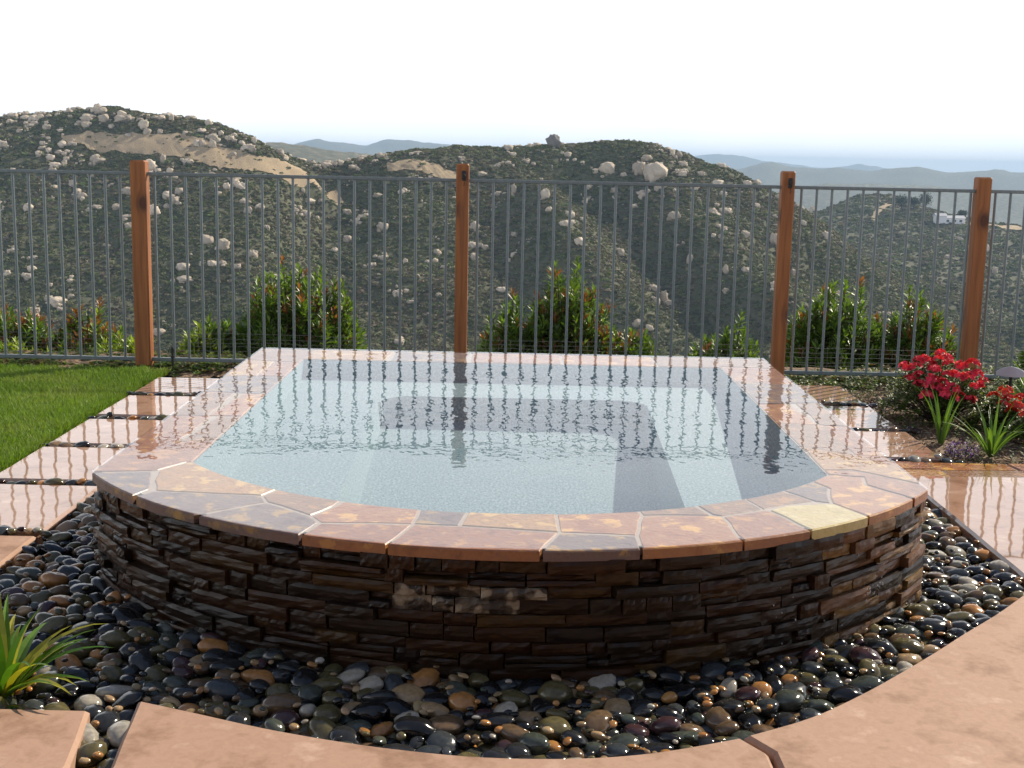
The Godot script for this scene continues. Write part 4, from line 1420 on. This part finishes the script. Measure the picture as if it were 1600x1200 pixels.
func boulders() -> void:
	var shapes := []
	for k in 7:
		shapes.append(ball(k + 3, 15, 10, 0.62, 0.5, 1.5))
	var list := []
	for k in range(0, BOULDERS.size(), 4):
		list.append([BOULDERS[k], BOULDERS[k + 1], BOULDERS[k + 2], BOULDERS[k + 3], true])
	var tries := 0
	while list.size() < 3400 and tries < 90000:
		tries += 1
		var d := spread(300.0, 490.0) if rng.randf() < 0.86 else spread(520.0, 860.0)
		var u := spread(-0.5, 0.5)
		var x := u * d
		var y := hill_y(x, -d)
		var patch := noise_b.get_noise_2d(x / 30.0, d / 30.0) * 0.5 + 0.5
		var high: float = clampf((y + 32.0) / 45.0, 0.0, 1.0)
		if rng.randf() > pow(patch, 1.7) * (0.12 + 1.9 * high * high):
			continue
		var on_road := false
		for ring in bare:
			if Geometry2D.is_point_in_polygon(Vector2(x, -d), ring):
				on_road = true
		if on_road:
			continue
		var r: float = 0.24 + pow(rng.randf(), 3.0) * 1.15
		list.append([x, -d, r * spread(0.9, 1.8), r * spread(0.6, 1.0), false])
		# boulders lie in clusters
		for j in rng.randi() % 5:
			var rr := r * spread(0.35, 0.9)
			list.append([x + spread(-3, 3) * r, -d + spread(-3, 3) * r, rr * spread(0.9, 1.4), rr, false])
	var seen := []
	for b in list:
		var p := Vector3(b[0], hill_y(b[0], b[1]), b[1])
		var size: float = b[2] / -b[1] if absf(b[0] / b[1]) < 0.42 else 0.0
		var basis := Basis(Vector3.UP, spread(0, TAU)) * Basis(Vector3.RIGHT, spread(-0.25, 0.25))
		var s: float = b[2] * 1.12
		var t := Transform3D(basis.scaled_local(Vector3(s, b[3] * 1.25, s * spread(0.8, 1.05))), p + Vector3(0, b[3] * (0.5 if b[4] else 0.35), 0))
		seen.append([size + (1.0 if b[4] else 0.0), t, rng.randi() % shapes.size(), rng.randi() % 4, b])
	seen.sort_custom(func(a, b): return a[0] > b[0])
	var rest := {}
	for k in seen.size():
		var e: Array = seen[k]
		if k < 290:
			var m: Material = M["granite_%d" % e[3]]
			var label := ""
			var u: float = e[4][0] / -e[4][1]
			var high: bool = hill_y(e[4][0], e[4][1]) > -6.0
			if absf(e[4][0] - BOULDERS[0]) < 0.05 and absf(e[4][1] - BOULDERS[1]) < 0.05:
				label = "lone grey block of a boulder standing on the crest of the middle hill"
				m = M.crest_granite
			elif absf(e[4][0] - BOULDERS[4]) < 0.05 and absf(e[4][1] - BOULDERS[5]) < 0.05:
				label = "largest pale rounded boulder below the summit of the right hill"
			else:
				var hill := "left hill" if u < -0.13 else ("middle hill" if u < 0.03 else ("right hill" if -e[4][1] < 500.0 else "far hill with the house"))
				var form := "broad" if e[4][2] > e[4][3] * 1.35 else ("tall" if e[4][3] > e[4][2] * 1.1 else "rounded")
				var big := "large" if e[4][2] > 1.75 else ("middling" if e[4][2] > 1.15 else "small")
				var spot := "upper slope" if high else "lower slope"
				if u < -0.13 and high:
					spot = "crest above the dirt road" if hill_y(e[4][0], e[4][1]) > 6.0 else "shoulder below the dirt road"
				elif not high:
					spot = "lower slope" if hill_y(e[4][0], e[4][1]) < -22.0 else "middle slope"
				label = "%s %s %s granite boulder on the %s of the %s" % [big, form, ["pale", "greyish", "bright", "darker"][e[3]], spot, hill]
			var o := solid("boulder", shapes[e[2]], m)
			o.transform = e[1]
			tag(o, label, "boulder", "granite boulders on the hills")
		else:
			if not rest.has(e[2]):
				rest[e[2]] = []
			rest[e[2]].append(e[1])
	for k in rest:
		tag(many("boulder_scatter", shapes[k], M["granite_%d" % (k % 4)], rest[k], []), "small pale boulders scattered over the hills", "boulders")


# ---------------------------------------------------------------- plants
# a ragged ball of leaf sprays, unit size, that stands on the ground
func tuft_ball(seed_of: int, sprays: int, size: float, squash := 0.75) -> ArrayMesh:
	var r := RandomNumberGenerator.new()
	r.seed = seed_of
	var s := Shape.new()
	for k in sprays:
		var d := Vector3(r.randfn(), absf(r.randfn()) * 0.9 + r.randf_range(-0.3, 0.2), r.randfn()).normalized()
		var rad := r.randf_range(0.55, 1.0) * (0.85 + 0.3 * noise_b.get_noise_3dv(d * 1.6 + Vector3(seed_of, 0, 0)))
		var p := d * rad
		p.y = p.y * squash + 0.25
		var nor := (d + Vector3(r.randfn(), r.randfn(), r.randfn()) * 0.45).normalized()
		var a := nor.cross(Vector3(r.randfn(), r.randfn(), r.randfn())).normalized()
		var b := nor.cross(a)
		var l := size * r.randf_range(0.6, 1.3)
		var w := l * r.randf_range(0.4, 0.8)
		s.tri(p - a * l - b * w * 0.4, p + b * w - a * l * 0.1, p + a * l)
		s.tri(p - a * l - b * w * 0.4, p + a * l, p - b * w + a * l * 0.1)
	return s.mesh()


func chaparral() -> void:
	var shapes := []
	for k in 5:
		shapes.append(tuft_ball(300 + k, 46, 0.34))
	var greens := [[0.098, 0.100, 0.050], [0.131, 0.131, 0.065], [0.075, 0.080, 0.045], [0.163, 0.163, 0.077], [0.150, 0.125, 0.085], [0.188, 0.156, 0.112], [0.125, 0.156, 0.053]]
	var where := [[], [], [], [], []]
	var tint := [[], [], [], [], []]
	var count := 0
	var tries := 0
	while count < 135000 and tries < 300000:
		tries += 1
		var far := rng.randf() < 0.4
		var d := sqrt(spread(288.0 * 288.0, 500.0 * 500.0)) if not far else sqrt(spread(500.0 * 500.0, 1000.0 * 1000.0))
		var u := spread(-0.56, 0.56)
		if far and u < -0.02:
			continue
		var x := u * d
		var open := noise.get_noise_2d(x / 22.0 + 300.0, d / 22.0)
		if open > 0.46 and rng.randf() < 0.5:
			continue
		var on_road := false
		if absf(x + 90.0) < 70.0 or far or absf(x + 30.0) < 20.0:
			for ring in bare:
				if Geometry2D.is_point_in_polygon(Vector2(x, -d), ring):
					on_road = true
		if on_road and rng.randf() < 0.93:
			continue
		var r := spread(0.45, 0.95) if rng.randf() < 0.88 else spread(1.0, 1.5)
		if far:
			r *= 1.9
		var k := rng.randi() % 5
		var basis := Basis(Vector3.UP, spread(0, TAU)).scaled_local(Vector3(r, r * spread(0.55, 1.0), r))
		where[k].append(Transform3D(basis, Vector3(x, hill_y(x, -d) - 0.15 * r, -d)))
		var g: Array = greens[rng.randi() % greens.size()]
		# greener where the soil holds water, greyer on the dry knolls
		var wet: float = clampf(noise_b.get_noise_2d(x / 45.0 + 9.0, d / 45.0) * 1.2 + 0.4, 0.0, 1.0)
		var c := hue(g, 0.3)
		tint[k].append(c.lerp(Color(0.075, 0.105, 0.034), wet * 0.45))
		count += 1
	for k in 5:
		tag(many("chaparral", shapes[k], M.brush, where[k], tint[k]), "grey-green chaparral brush covering the hills", "brush")


func far_house() -> void:
	var at := Vector3(257, 0, -760)
	at.y = hill_y(at.x, at.z) - 0.3
	var o := base("house", "small white house with pale roof on the far hill", "house", at)
	var s := Shape.new()
	s.box(Vector3(0, 1.6, 0), Vector3(13, 3.4, 7))
	s.box(Vector3(-7.5, 2.2, 1), Vector3(6, 4.6, 6))
	solid("wall", s.mesh(), M.house_wall, o)
	var r := Shape.new()
	for part in [[0.0, 13.8, 3.3, 8.0, 0.0], [-7.5, 6.8, 4.5, 7.0, 1.0]]:
		var hx: float = part[1] / 2.0
		var hz: float = part[3] / 2.0
		var c := Vector3(part[0], part[2], part[4])
		var top := 1.5
		r.quad_to(c + Vector3(-hx, 0, hz), c + Vector3(hx, 0, hz), c + Vector3(hx, top, 0), c + Vector3(-hx, top, 0), Vector3(0, 1, 1))
		r.quad_to(c + Vector3(-hx, 0, -hz), c + Vector3(hx, 0, -hz), c + Vector3(hx, top, 0), c + Vector3(-hx, top, 0), Vector3(0, 1, -1))
		r.tri(c + Vector3(-hx, 0, -hz), c + Vector3(-hx, 0, hz), c + Vector3(-hx, top, 0))
		r.tri(c + Vector3(hx, 0, hz), c + Vector3(hx, 0, -hz), c + Vector3(hx, top, 0))
	solid("roof", r.mesh(), M.house_roof, o)
	for x in [-3.6, 0.4, 4.0]:
		var w := Shape.new()
		w.box(Vector3(x, 1.7, 3.53), Vector3(1.6, 1.3, 0.06))
		solid("window", w.mesh(), M.dark_glass, o)
	var k := 0
	for t in [[236.0, -792.0, 12.0, 6.0], [250.0, -790.0, 14.0, 5.0], [246.0, -800.0, 9.0, 5.0], [268.0, -775.0, 6.0, 3.5]]:
		var p := Vector3(t[0], hill_y(t[0], t[1]) - 0.3, t[1])
		var tree := base("tree", "dark round-crowned tree %s on the far hill" % ["farthest left behind the house", "tallest behind the house", "lowest between two taller trees behind the house", "small one just right of the house"][k], "tree", p, "trees by the far house")
		var trunk := Shape.new()
		trunk.tube([Vector3.ZERO, Vector3(0.3, t[2] * 0.3, 0), Vector3(0, t[2] * 0.65, 0.2)], [0.45, 0.35, 0.15], 7)
		for l in 4:
			var a := TAU * l / 4.0
			trunk.tube([Vector3(0.2, t[2] * 0.35, 0), Vector3(cos(a) * t[3] * 0.5, t[2] * 0.62, sin(a) * t[3] * 0.5)], [0.22, 0.08], 5)
		solid("trunk", trunk.mesh(), M.bark, tree)
		var crown := Shape.new()
		for j in 1500:
			var d := Vector3(rng.randfn(), rng.randfn(), rng.randfn()).normalized() * pow(rng.randf(), 0.4)
			d *= 0.8 + 0.5 * noise_b.get_noise_3dv(d * 2.2 + p * 0.1)
			var q := Vector3(d.x * t[3], t[2] * 0.64 + d.y * t[2] * 0.36, d.z * t[3])
			var nor := (d + Vector3(rng.randfn(), rng.randfn(), rng.randfn()) * 0.5).normalized()
			var a := nor.cross(Vector3(rng.randfn(), rng.randfn(), rng.randfn())).normalized() * spread(0.25, 0.6)
			crown.tri(q - a, q + nor.cross(a) * 0.8, q + a, hue([0.035, 0.05, 0.02], 0.35))
		solid("crown", crown.mesh(true), M.brush, tree)
		k += 1


# a bush of upright shoots ringed with lance-shaped leaves
func oleander(label: String, at: Vector3, wide: float, high: float, deep: float, shoots: int, red := 0.15, yellow := 0.0) -> void:
	var o := base("oleander_bush", label, "bush", at, "bushes beyond the fence")
	var stems := Shape.new()
	var s := Shape.new()
	for k in shoots:
		var a := spread(0, TAU)
		var out := sqrt(rng.randf())
		var dome := sqrt(max(0.0, 1.0 - out * out * 0.85))
		var lump := 1.0 + noise.get_noise_2d(cos(a) * out * 1.8 + at.x * 3.0, sin(a) * out * 1.8) * 0.35
		var tip := Vector3(cos(a) * out * wide, high * dome * lump * spread(0.72, 1.0), sin(a) * out * deep)
		if rng.randf() < 0.3:
			tip.y *= spread(0.35, 0.8)
		var foot := Vector3(tip.x * 0.25, 0.0, tip.z * 0.25)
		var way := (tip - foot).normalized() * 0.6 + Vector3.UP * 0.6 + Vector3(rng.randfn(), 0, rng.randfn()) * 0.16
		way = way.normalized()
		stems.tube([foot, foot.lerp(tip, 0.5) + Vector3(0, 0.04, 0), tip], [0.008, 0.006, 0.003], 5, Color.WHITE, false)
		var young: bool = rng.randf() < red
		var leaves := 11 + rng.randi() % 8
		for j in leaves:
			var t := float(j) / leaves
			var turn := j * 2.4 + a
			var side := way.cross(Vector3(cos(turn), 0.1, sin(turn))).normalized()
			var lw := (way * lerpf(0.25, 1.0, t) + side * lerpf(1.0, 0.42, t)).normalized()
			var length := lerpf(0.13, 0.075, t) * spread(0.8, 1.2)
			var base_c: Array = [0.155, 0.26, 0.042] if rng.randf() < 0.65 else [0.095, 0.17, 0.034]
			if yellow > 0.0 and rng.randf() < yellow:
				base_c = [0.30, 0.40, 0.045]
			if young and t > 0.55:
				base_c = [0.27, 0.11, 0.045]
			s.leaf(tip - way * lerpf(0.17, 0.0, t), lw, way.cross(lw).cross(lw).normalized() * -1.0, length, length * 0.28, 0.10, hue(base_c, 0.3), 2)
	solid("stems", stems.mesh(), M.bark, o)
	solid("foliage", s.mesh(true), M.oleander, o)


func shrubs() -> void:
	oleander("large round oleander bush beyond the fence behind the spa's left side", Vector3(-1.93, -0.42, -11.45), 0.60, 1.10, 0.5, 420)
	oleander("lower oleander bush leaning left of the large round one", Vector3(-2.62, -0.42, -11.35), 0.34, 0.62, 0.35, 150)
	oleander("large reddish-tipped oleander bush beyond the fence behind the spa's middle", Vector3(0.50, -0.42, -11.45), 0.46, 1.12, 0.45, 330, 0.3)
	oleander("low oleander bush left of the middle one, next to the fence post", Vector3(0.00, -0.42, -11.3), 0.36, 0.84, 0.35, 190)
	oleander("low oleander bush right of the middle one", Vector3(1.02, -0.42, -11.4), 0.36, 0.66, 0.35, 150, 0.3)
	oleander("small oleander bush behind the back right corner of the spa", Vector3(1.92, -0.42, -11.4), 0.42, 0.66, 0.35, 150, 0.05)
	oleander("wide dark oleander bush beyond the fence behind the flower bed, left half", Vector3(2.90, -0.42, -11.5), 0.50, 1.00, 0.5, 330, 0.1)
	oleander("wide reddish oleander bush beyond the fence behind the azalea", Vector3(3.62, -0.42, -11.5), 0.46, 0.92, 0.45, 260, 0.35)
	oleander("oleander bush at the right frame edge beyond the fence", Vector3(4.95, -0.42, -11.4), 0.40, 1.00, 0.4, 200, 0.1)
	oleander("reddish oleander bush at the left frame edge beyond the fence", Vector3(-4.55, -0.42, -11.4), 0.55, 0.76, 0.4, 230, 0.4)
	oleander("low reddish oleander bush behind the lawn's fence bay", Vector3(-3.80, -0.42, -11.45), 0.42, 0.66, 0.35, 170, 0.4, 0.2)
	oleander("bright yellow-green low bush left of the lawn post", Vector3(-3.42, -0.34, -11.05), 0.34, 0.42, 0.2, 110, 0.0, 0.8)
	oleander("bright yellow-green low bush at the foot of the fence by the frame edge", Vector3(-4.35, -0.34, -10.95), 0.55, 0.38, 0.2, 120, 0.0, 0.8)
	oleander("bright yellow-green upright bush right of the lawn post", Vector3(-2.70, -0.34, -10.95), 0.26, 0.54, 0.2, 90, 0.0, 0.85)
	# leafy creeping plants along the foot of the fence
	var sprig := Shape.new()
	for k in 9:
		var a := k * 2.4
		sprig.leaf(Vector3.ZERO, Vector3(cos(a), spread(0.3, 1.1), sin(a)).normalized(), Vector3.UP, spread(0.03, 0.055), 0.02, 0.3, Color.WHITE, 2)
	var mesh := sprig.mesh(true)
	var where := []
	var tint := []
	for k in 9000:
		var x := spread(-6.5, 5.6)
		var z := -10.1 + rng.randfn() * 0.3
		if x > 1.9 and x < 2.75 and rng.randf() < 0.8:
			z = spread(-10.2, -9.62)
		if x > -1.7 and x < 1.7 and rng.randf() < 0.6:
			continue
		if noise.get_noise_2d(x * 1.6, z * 1.6) < -0.3 or z > -9.6:
			continue
		where.append(Transform3D(Basis(Vector3.UP, spread(0, TAU)).scaled(Vector3.ONE * spread(0.6, 1.3)), Vector3(x, 0.0 + spread(0.0, 0.03) - max(0.0, -10.75 - z) * 0.5, z)))
		tint.append(hue([[0.045, 0.085, 0.02], [0.07, 0.13, 0.025], [0.16, 0.22, 0.04], [0.13, 0.10, 0.05]][rng.randi() % 4], 0.3))
	tag(many("ground_cover", mesh, M.blade, where, tint), "low creeping plants along the foot of the fence", "ground cover")


func lawn() -> void:
	var shapes := []
	for v in 4:
		var s := Shape.new()
		for k in 10:
			var a := spread(0, TAU)
			var at := Vector3(cos(a), 0, sin(a)) * spread(0.0, 0.014)
			var way := Vector3(rng.randfn() * 0.38, 1.0, rng.randfn() * 0.38).normalized()
			var flat := way.cross(Vector3(cos(a), 0, sin(a))).normalized()
			s.leaf(at, way, flat, spread(0.035, 0.08), 0.0052, spread(0.0, 0.35), hue([1, 1, 1], 0.45), 2, 0.3)
		shapes.append(s.mesh(true))
	var where := [[], [], [], []]
	var tint := [[], [], [], []]
	for k in 80000:
		var x := -2.655 - 3.7 * pow(rng.randf(), 1.15)
		var z := spread(-9.78, -5.2)
		if x / z > 0.46:
			continue
		if z < -9.62 and noise.get_noise_2d(x * 5.0, 0.0) > (z + 9.7) * 8.0:
			continue
		var j := rng.randi() % 4
		where[j].append(Transform3D(Basis(Vector3.UP, spread(0, TAU)).scaled(Vector3.ONE * spread(0.8, 1.25)), Vector3(x, 0.0, z)))
		var dry: float = clampf(noise.get_noise_2d(x * 1.3, z * 1.3) * 1.2 + 0.25, 0.0, 1.0)
		tint[j].append(hue([0.19, 0.32, 0.045], 0.22).lerp(hue([0.30, 0.38, 0.12], 0.2), dry * 0.7))
	for j in 4:
		tag(many("grass", shapes[j], M.blade, where[j], tint[j]), "mown green lawn left of the stepping stones", "grass")


# strap leaves arching from one foot
func strap_plant(called: String, label: String, at: Vector3, leaves: int, length: float, width: float, colors: Array, spread_out := 0.7, group := "", toward := Vector3.ZERO) -> void:
	var o := base(called, label, "plant", at, group)
	for k in leaves:
		var a := TAU * k / leaves + spread(-0.4, 0.4)
		var lean := spread(0.15, spread_out)
		var way := (Vector3(cos(a) * lean, 1.0, sin(a) * lean) + toward * rng.randf()).normalized()
		var s := Shape.new()
		var l := length * spread(0.65, 1.1)
		var side := way.cross(Vector3.UP)
		if side.length() < 0.05:
			side = Vector3(cos(a + 1.57), 0, sin(a + 1.57))
		side = side.normalized()
		var bend := spread(0.35, 0.9)
		var pts := []
		var steps := 8
		var dir := way
		var p := Vector3(cos(a), 0, sin(a)) * 0.015
		for j in steps + 1:
			var t := float(j) / steps
			var w := width * 0.5 * (0.55 + 0.45 * sin(PI * min(1.0, t * 1.3))) * (1.0 - pow(t, 3.5))
			var up := side.cross(dir).normalized()
			pts.append([p - side * w + up * w * 0.35, p, p + side * w + up * w * 0.35])
			p += dir * l / steps
			dir = (dir + Vector3(dir.x, 0, dir.z) * 0.05 - Vector3.UP * bend * 2.2 / steps * (0.3 + t)).normalized()
		var c: Array = colors[rng.randi() % colors.size()]
		var edge: Array = c if colors.size() < 4 else colors[3]
		for j in steps:
			s.quad(pts[j][0], pts[j + 1][0], pts[j + 1][1], pts[j][1], hue(c, 0.12))
			s.quad(pts[j][1], pts[j + 1][1], pts[j + 1][2], pts[j][2], hue(edge if k % 3 == 0 else c, 0.12))
		solid("leaf", s.mesh(true), M.blade, o)


func blossom_mesh(seed_of: int, petal: Array) -> ArrayMesh:
	var r := RandomNumberGenerator.new()
	r.seed = seed_of
	var s := Shape.new()
	for f in 9:
		var d := Vector3(r.randfn(), absf(r.randfn()) + 0.2, r.randfn()).normalized()
		var at := d * 0.030
		var a := d.cross(Vector3(0.3, 0.2, 0.9)).normalized()
		var b := d.cross(a)
		for k in 5:
			var t := TAU * k / 5.0 + r.randf() * 0.3
			var way := (a * cos(t) + b * sin(t)) + d * 0.55
			var c := Color(petal[0], petal[1], petal[2]) * (0.7 + 0.6 * r.randf())
			s.leaf(at, way.normalized(), d, 0.023, 0.017, 0.05, c, 3, 0.1)
	return s.mesh(true)


func garden() -> void:
	# the azalea: twigs, small leaves, and clusters of red flowers
	for b in [[Vector3(2.86, 0.0, -8.45), 0.38, 0.45, 36, "large azalea bush thick with red blossoms in the flower bed", [[0.78, 0.045, 0.10], [0.62, 0.025, 0.05]]], [Vector3(3.16, 0.0, -8.12), 0.20, 0.27, 7, "small azalea bush with few orange-red blossoms right of the large one", [[0.60, 0.05, 0.04], [0.55, 0.03, 0.03]]], [Vector3(3.24, 0.0, -7.80), 0.15, 0.24, 3, "smallest leafy azalea at the bed's right edge with few orange-red blossoms", [[0.60, 0.07, 0.04], [0.5, 0.04, 0.03]]]]:
		var o := base("azalea_bush", b[4], "bush", b[0], "azalea bushes")
		var twigs := Shape.new()
		var leaves := Shape.new()
		var ends := []
		for k in int(420 * b[1] / 0.34):
			var a := spread(0, TAU)
			var out := sqrt(rng.randf())
			var tip := Vector3(cos(a) * out * b[1], b[2] * sqrt(1.0 - out * out * 0.93) * spread(0.45, 1.0), sin(a) * out * b[1] * 0.8)
			ends.append(tip)
			var foot := Vector3(tip.x * 0.1, 0.0, tip.z * 0.1)
			if k % 3 == 0:
				twigs.tube([foot, foot.lerp(tip, 0.55) + Vector3(0, 0.03, 0), tip], [0.006, 0.004, 0.002], 5, Color.WHITE, false)
			for j in 10:
				var t := spread(0, TAU)
				leaves.leaf(tip - Vector3(0, spread(0, 0.04), 0), Vector3(cos(t), spread(0.0, 0.9), sin(t)).normalized(), Vector3.UP, spread(0.028, 0.048), 0.018, 0.2, hue([[0.06, 0.11, 0.025], [0.10, 0.16, 0.035], [0.20, 0.24, 0.07]][rng.randi() % 3], 0.25), 2)
		solid("twigs", twigs.mesh(), M.bark, o)
		solid("foliage", leaves.mesh(true), M.oleander, o)
		ends.sort_custom(func(p, q): return p.y + p.z * 0.8 > q.y + q.z * 0.8)
		var heads := [blossom_mesh(5, b[5][0]), blossom_mesh(9, b[5][1]), blossom_mesh(12, b[5][0])]
		var placed := []
		for e in ends:
			if placed.size() >= b[3]:
				break
			var close := false
			for q in placed:
				if q.distance_to(e) < 0.058:
					close = true
			if close:
				continue
			placed.append(e)
			var f := solid("blossom", heads[placed.size() % 3], M.petal, o)
			f.transform = Transform3D(Basis(Vector3.UP, spread(0, TAU)).scaled(Vector3.ONE * spread(0.9, 1.35)), e + Vector3(0, 0.012, 0))
	var green := [[0.10, 0.20, 0.04], [0.13, 0.24, 0.045], [0.07, 0.15, 0.035]]
	strap_plant("strap_leaf_plant", "upright narrow strap-leaved plant in front of the azalea", Vector3(2.66, 0.0, -7.75), 12, 0.40, 0.022, green, 0.35, "strap-leaved plants in the flower bed")
	strap_plant("strap_leaf_plant", "arching strap-leaved clump beside the purple flowers", Vector3(2.85, 0.0, -7.42), 28, 0.38, 0.019, green, 0.75, "strap-leaved plants in the flower bed")
	strap_plant("strap_leaf_plant", "broad bright green strap-leaved clump under the lamp at the frame edge", Vector3(3.62, 0.0, -8.75), 40, 0.46, 0.028, [[0.09, 0.19, 0.035], [0.12, 0.25, 0.045], [0.15, 0.27, 0.07]], 0.7, "strap-leaved plants in the flower bed")
	strap_plant("strap_leaf_plant", "strappy plant with yellow-striped leaves at the left frame edge", Vector3(-1.56, -0.01, -3.74), 30, 0.40, 0.046, [[0.085, 0.20, 0.025], [0.10, 0.23, 0.03], [0.13, 0.26, 0.035], [0.42, 0.40, 0.05]], 1.1, "", Vector3(0.25, 0, 0.0))
	# purple flowers
	for q in [[Vector3(2.63, 0, -7.31), 330, "clump of small purple flowers at the corner of the flower bed"], [Vector3(2.58, 0, -8.75), 70, "faint low purple ground flowers beside the stepping stones"], [Vector3(3.16, 0, -7.25), 60, "dark purple low clump at the right end of the bed edge"]]:
		var o := base("purple_flower_clump", q[2], "flowers", q[0], "purple flower clumps")
		var f := Shape.new()
		var g := Shape.new()
		for k in q[1]:
			var a := spread(0, TAU)
			var out := sqrt(rng.randf()) * 0.10
			var p := Vector3(cos(a) * out, spread(0.02, 0.11) * (1.2 - out * 5.0), sin(a) * out)
			f.leaf(p, Vector3(rng.randfn(), 0.6, rng.randfn()).normalized(), Vector3.UP, 0.02, 0.011, 0.1, hue([[0.17, 0.06, 0.34], [0.26, 0.11, 0.46], [0.10, 0.035, 0.20]][rng.randi() % 3], 0.25), 2)
			g.leaf(p - Vector3(0, 0.02, 0), Vector3(rng.randfn(), 0.8, rng.randfn()).normalized(), Vector3.UP, 0.03, 0.006, 0.1, hue([0.05, 0.08, 0.03], 0.3), 2)
		solid("foliage", g.mesh(true), M.blade, o)
		solid("flowers", f.mesh(true), M.petal, o)
	# sprigs, dry litter and clods on the soil
	var sprig := Shape.new()
	for k in 8:
		var a := k * 2.4
		sprig.leaf(Vector3(0, k * 0.008, 0), Vector3(cos(a), spread(0.3, 1.2), sin(a)).normalized(), Vector3.UP, spread(0.03, 0.06), 0.012, 0.3, Color.WHITE, 2)
	var where := []
	var tint := []
	for k in 900:
		var p := Vector3(spread(2.5, 4.6), 0.0, spread(-10.0, -7.15))
		if noise.get_noise_2d(p.x * 2.2 + 5.0, p.z * 2.2) < 0.02 and p.z > -9.3:
			continue
		where.append(Transform3D(Basis(Vector3.UP, spread(0, TAU)).scaled(Vector3.ONE * spread(0.5, 1.4)), p))
		tint.append(hue([[0.05, 0.10, 0.025], [0.085, 0.15, 0.03], [0.15, 0.17, 0.05]][rng.randi() % 3], 0.3))
	tag(many("seedling_cover", sprig.mesh(true), M.blade, where, tint), "small green seedlings dotted over the flower bed", "seedlings")
	var chip := Shape.new()
	chip.box(Vector3.ZERO, Vector3(1, 0.4, 0.5), Basis(), Color.WHITE, 0.12)
	where = []
	tint = []
	for k in 7000:
		var p := Vector3(spread(2.48, 4.8), spread(0.0, 0.02), spread(-10.1, -7.13))
		var r := spread(0.006, 0.02)
		where.append(Transform3D(Basis.from_euler(Vector3(spread(-0.5, 0.5), spread(0, TAU), spread(-0.5, 0.5))).scaled_local(Vector3(r * spread(1, 2.4), r, r)), p))
		tint.append(hue([[0.16, 0.10, 0.06], [0.26, 0.18, 0.11], [0.08, 0.05, 0.03], [0.34, 0.26, 0.18]][rng.randi() % 4], 0.3))
	tag(many("soil_crumbs", chip.mesh(true), M.twig, where, tint), "dry clods and bark crumbs on the flower bed", "soil crumbs")


func small_things() -> void:
	# path lamp at the right frame edge
	var o := base("path_lamp", "garden path lamp with a pale mushroom cap at the right frame edge", "lamp", Vector3(3.40, 0.02, -8.62))
	var s := Shape.new()
	s.tube([Vector3(0, -0.05, 0), Vector3(0, 0.30, 0)], [0.011, 0.011], 10)
	solid("stake", s.mesh(), M.black_iron, o)
	var c := Shape.new()
	c.tube([Vector3(0, 0.285, 0), Vector3(0, 0.30, 0), Vector3(0, 0.318, 0), Vector3(0, 0.334, 0), Vector3(0, 0.342, 0)], [0.098, 0.10, 0.08, 0.045, 0.008], 24)
	solid("cap", c.mesh(), M.lamp_cap, o)
	# drip riser by the lawn post
	var r := base("sprinkler_riser", "thin black sprinkler riser standing right of the lawn post", "sprinkler", Vector3(-2.645, -0.02, -9.84))
	var t := Shape.new()
	t.tube([Vector3.ZERO, Vector3(0, 0.17, 0)], [0.010, 0.010], 8)
	t.tube([Vector3(0, 0.13, 0), Vector3(0, 0.15, 0)], [0.015, 0.015], 8)
	solid("pipe", t.mesh(), M.black_iron, r)
	var head := Shape.new()
	head.tube([Vector3(0, 0.17, 0), Vector3(0, 0.19, 0), Vector3(0, 0.215, 0)], [0.014, 0.016, 0.006], 8)
	solid("nozzle", head.mesh(), M.black_iron, r)
	# a fallen leaf on the far coping
	var l := Shape.new()
	l.leaf(Vector3.ZERO, Vector3(1, 0.05, 0.1).normalized(), Vector3.UP, 0.09, 0.02, 0.0, Color(0.16, 0.10, 0.05), 4)
	var fallen := solid("fallen_leaf", l.mesh(true), M.twig)
	fallen.position = Vector3(-0.92, 0.464, -7.90)
	tag(fallen, "dry brown leaf floating over the far coping", "leaf")


# added, unseen house behind the viewpoint: its deep patio cover keeps the low sky off the shaded front of the spa
func added_house() -> void:
	var o := base("house", "tan stucco house with a deep covered patio behind the viewpoint", "house", Vector3(0, 0, 5.0))
	var w := Shape.new()
	w.box(Vector3(0, 1.4, 0.4), Vector3(20, 3.0, 0.3))
	solid("wall", w.mesh(), M.stucco, o)
	var r := Shape.new()
	r.box(Vector3(0, 2.95, -0.9), Vector3(21, 0.30, 5.6), Basis(), Color.WHITE, 0.02)
	r.quad_to(Vector3(-10.5, 3.11, -3.7), Vector3(10.5, 3.11, -3.7), Vector3(10.5, 5.0, 3.5), Vector3(-10.5, 5.0, 3.5), Vector3.UP)
	solid("roof", r.mesh(), M.bark, o)
	for x in [-8.0, -3.0, 3.0, 8.0]:
		var p := Shape.new()
		p.box(Vector3(x, 1.38, -3.3), Vector3(0.3, 2.85, 0.3), Basis(), Color.WHITE, 0.02)
		solid("post", p.mesh(), M.stucco, o)
	for x in [-5.0, 0.0, 5.0]:
		var d := Shape.new()
		d.box(Vector3(x, 1.1, 0.22), Vector3(2.4, 2.1, 0.06), Basis(), Color.WHITE, 0.01)
		solid("glass_door", d.mesh(), M.dark_glass, o)
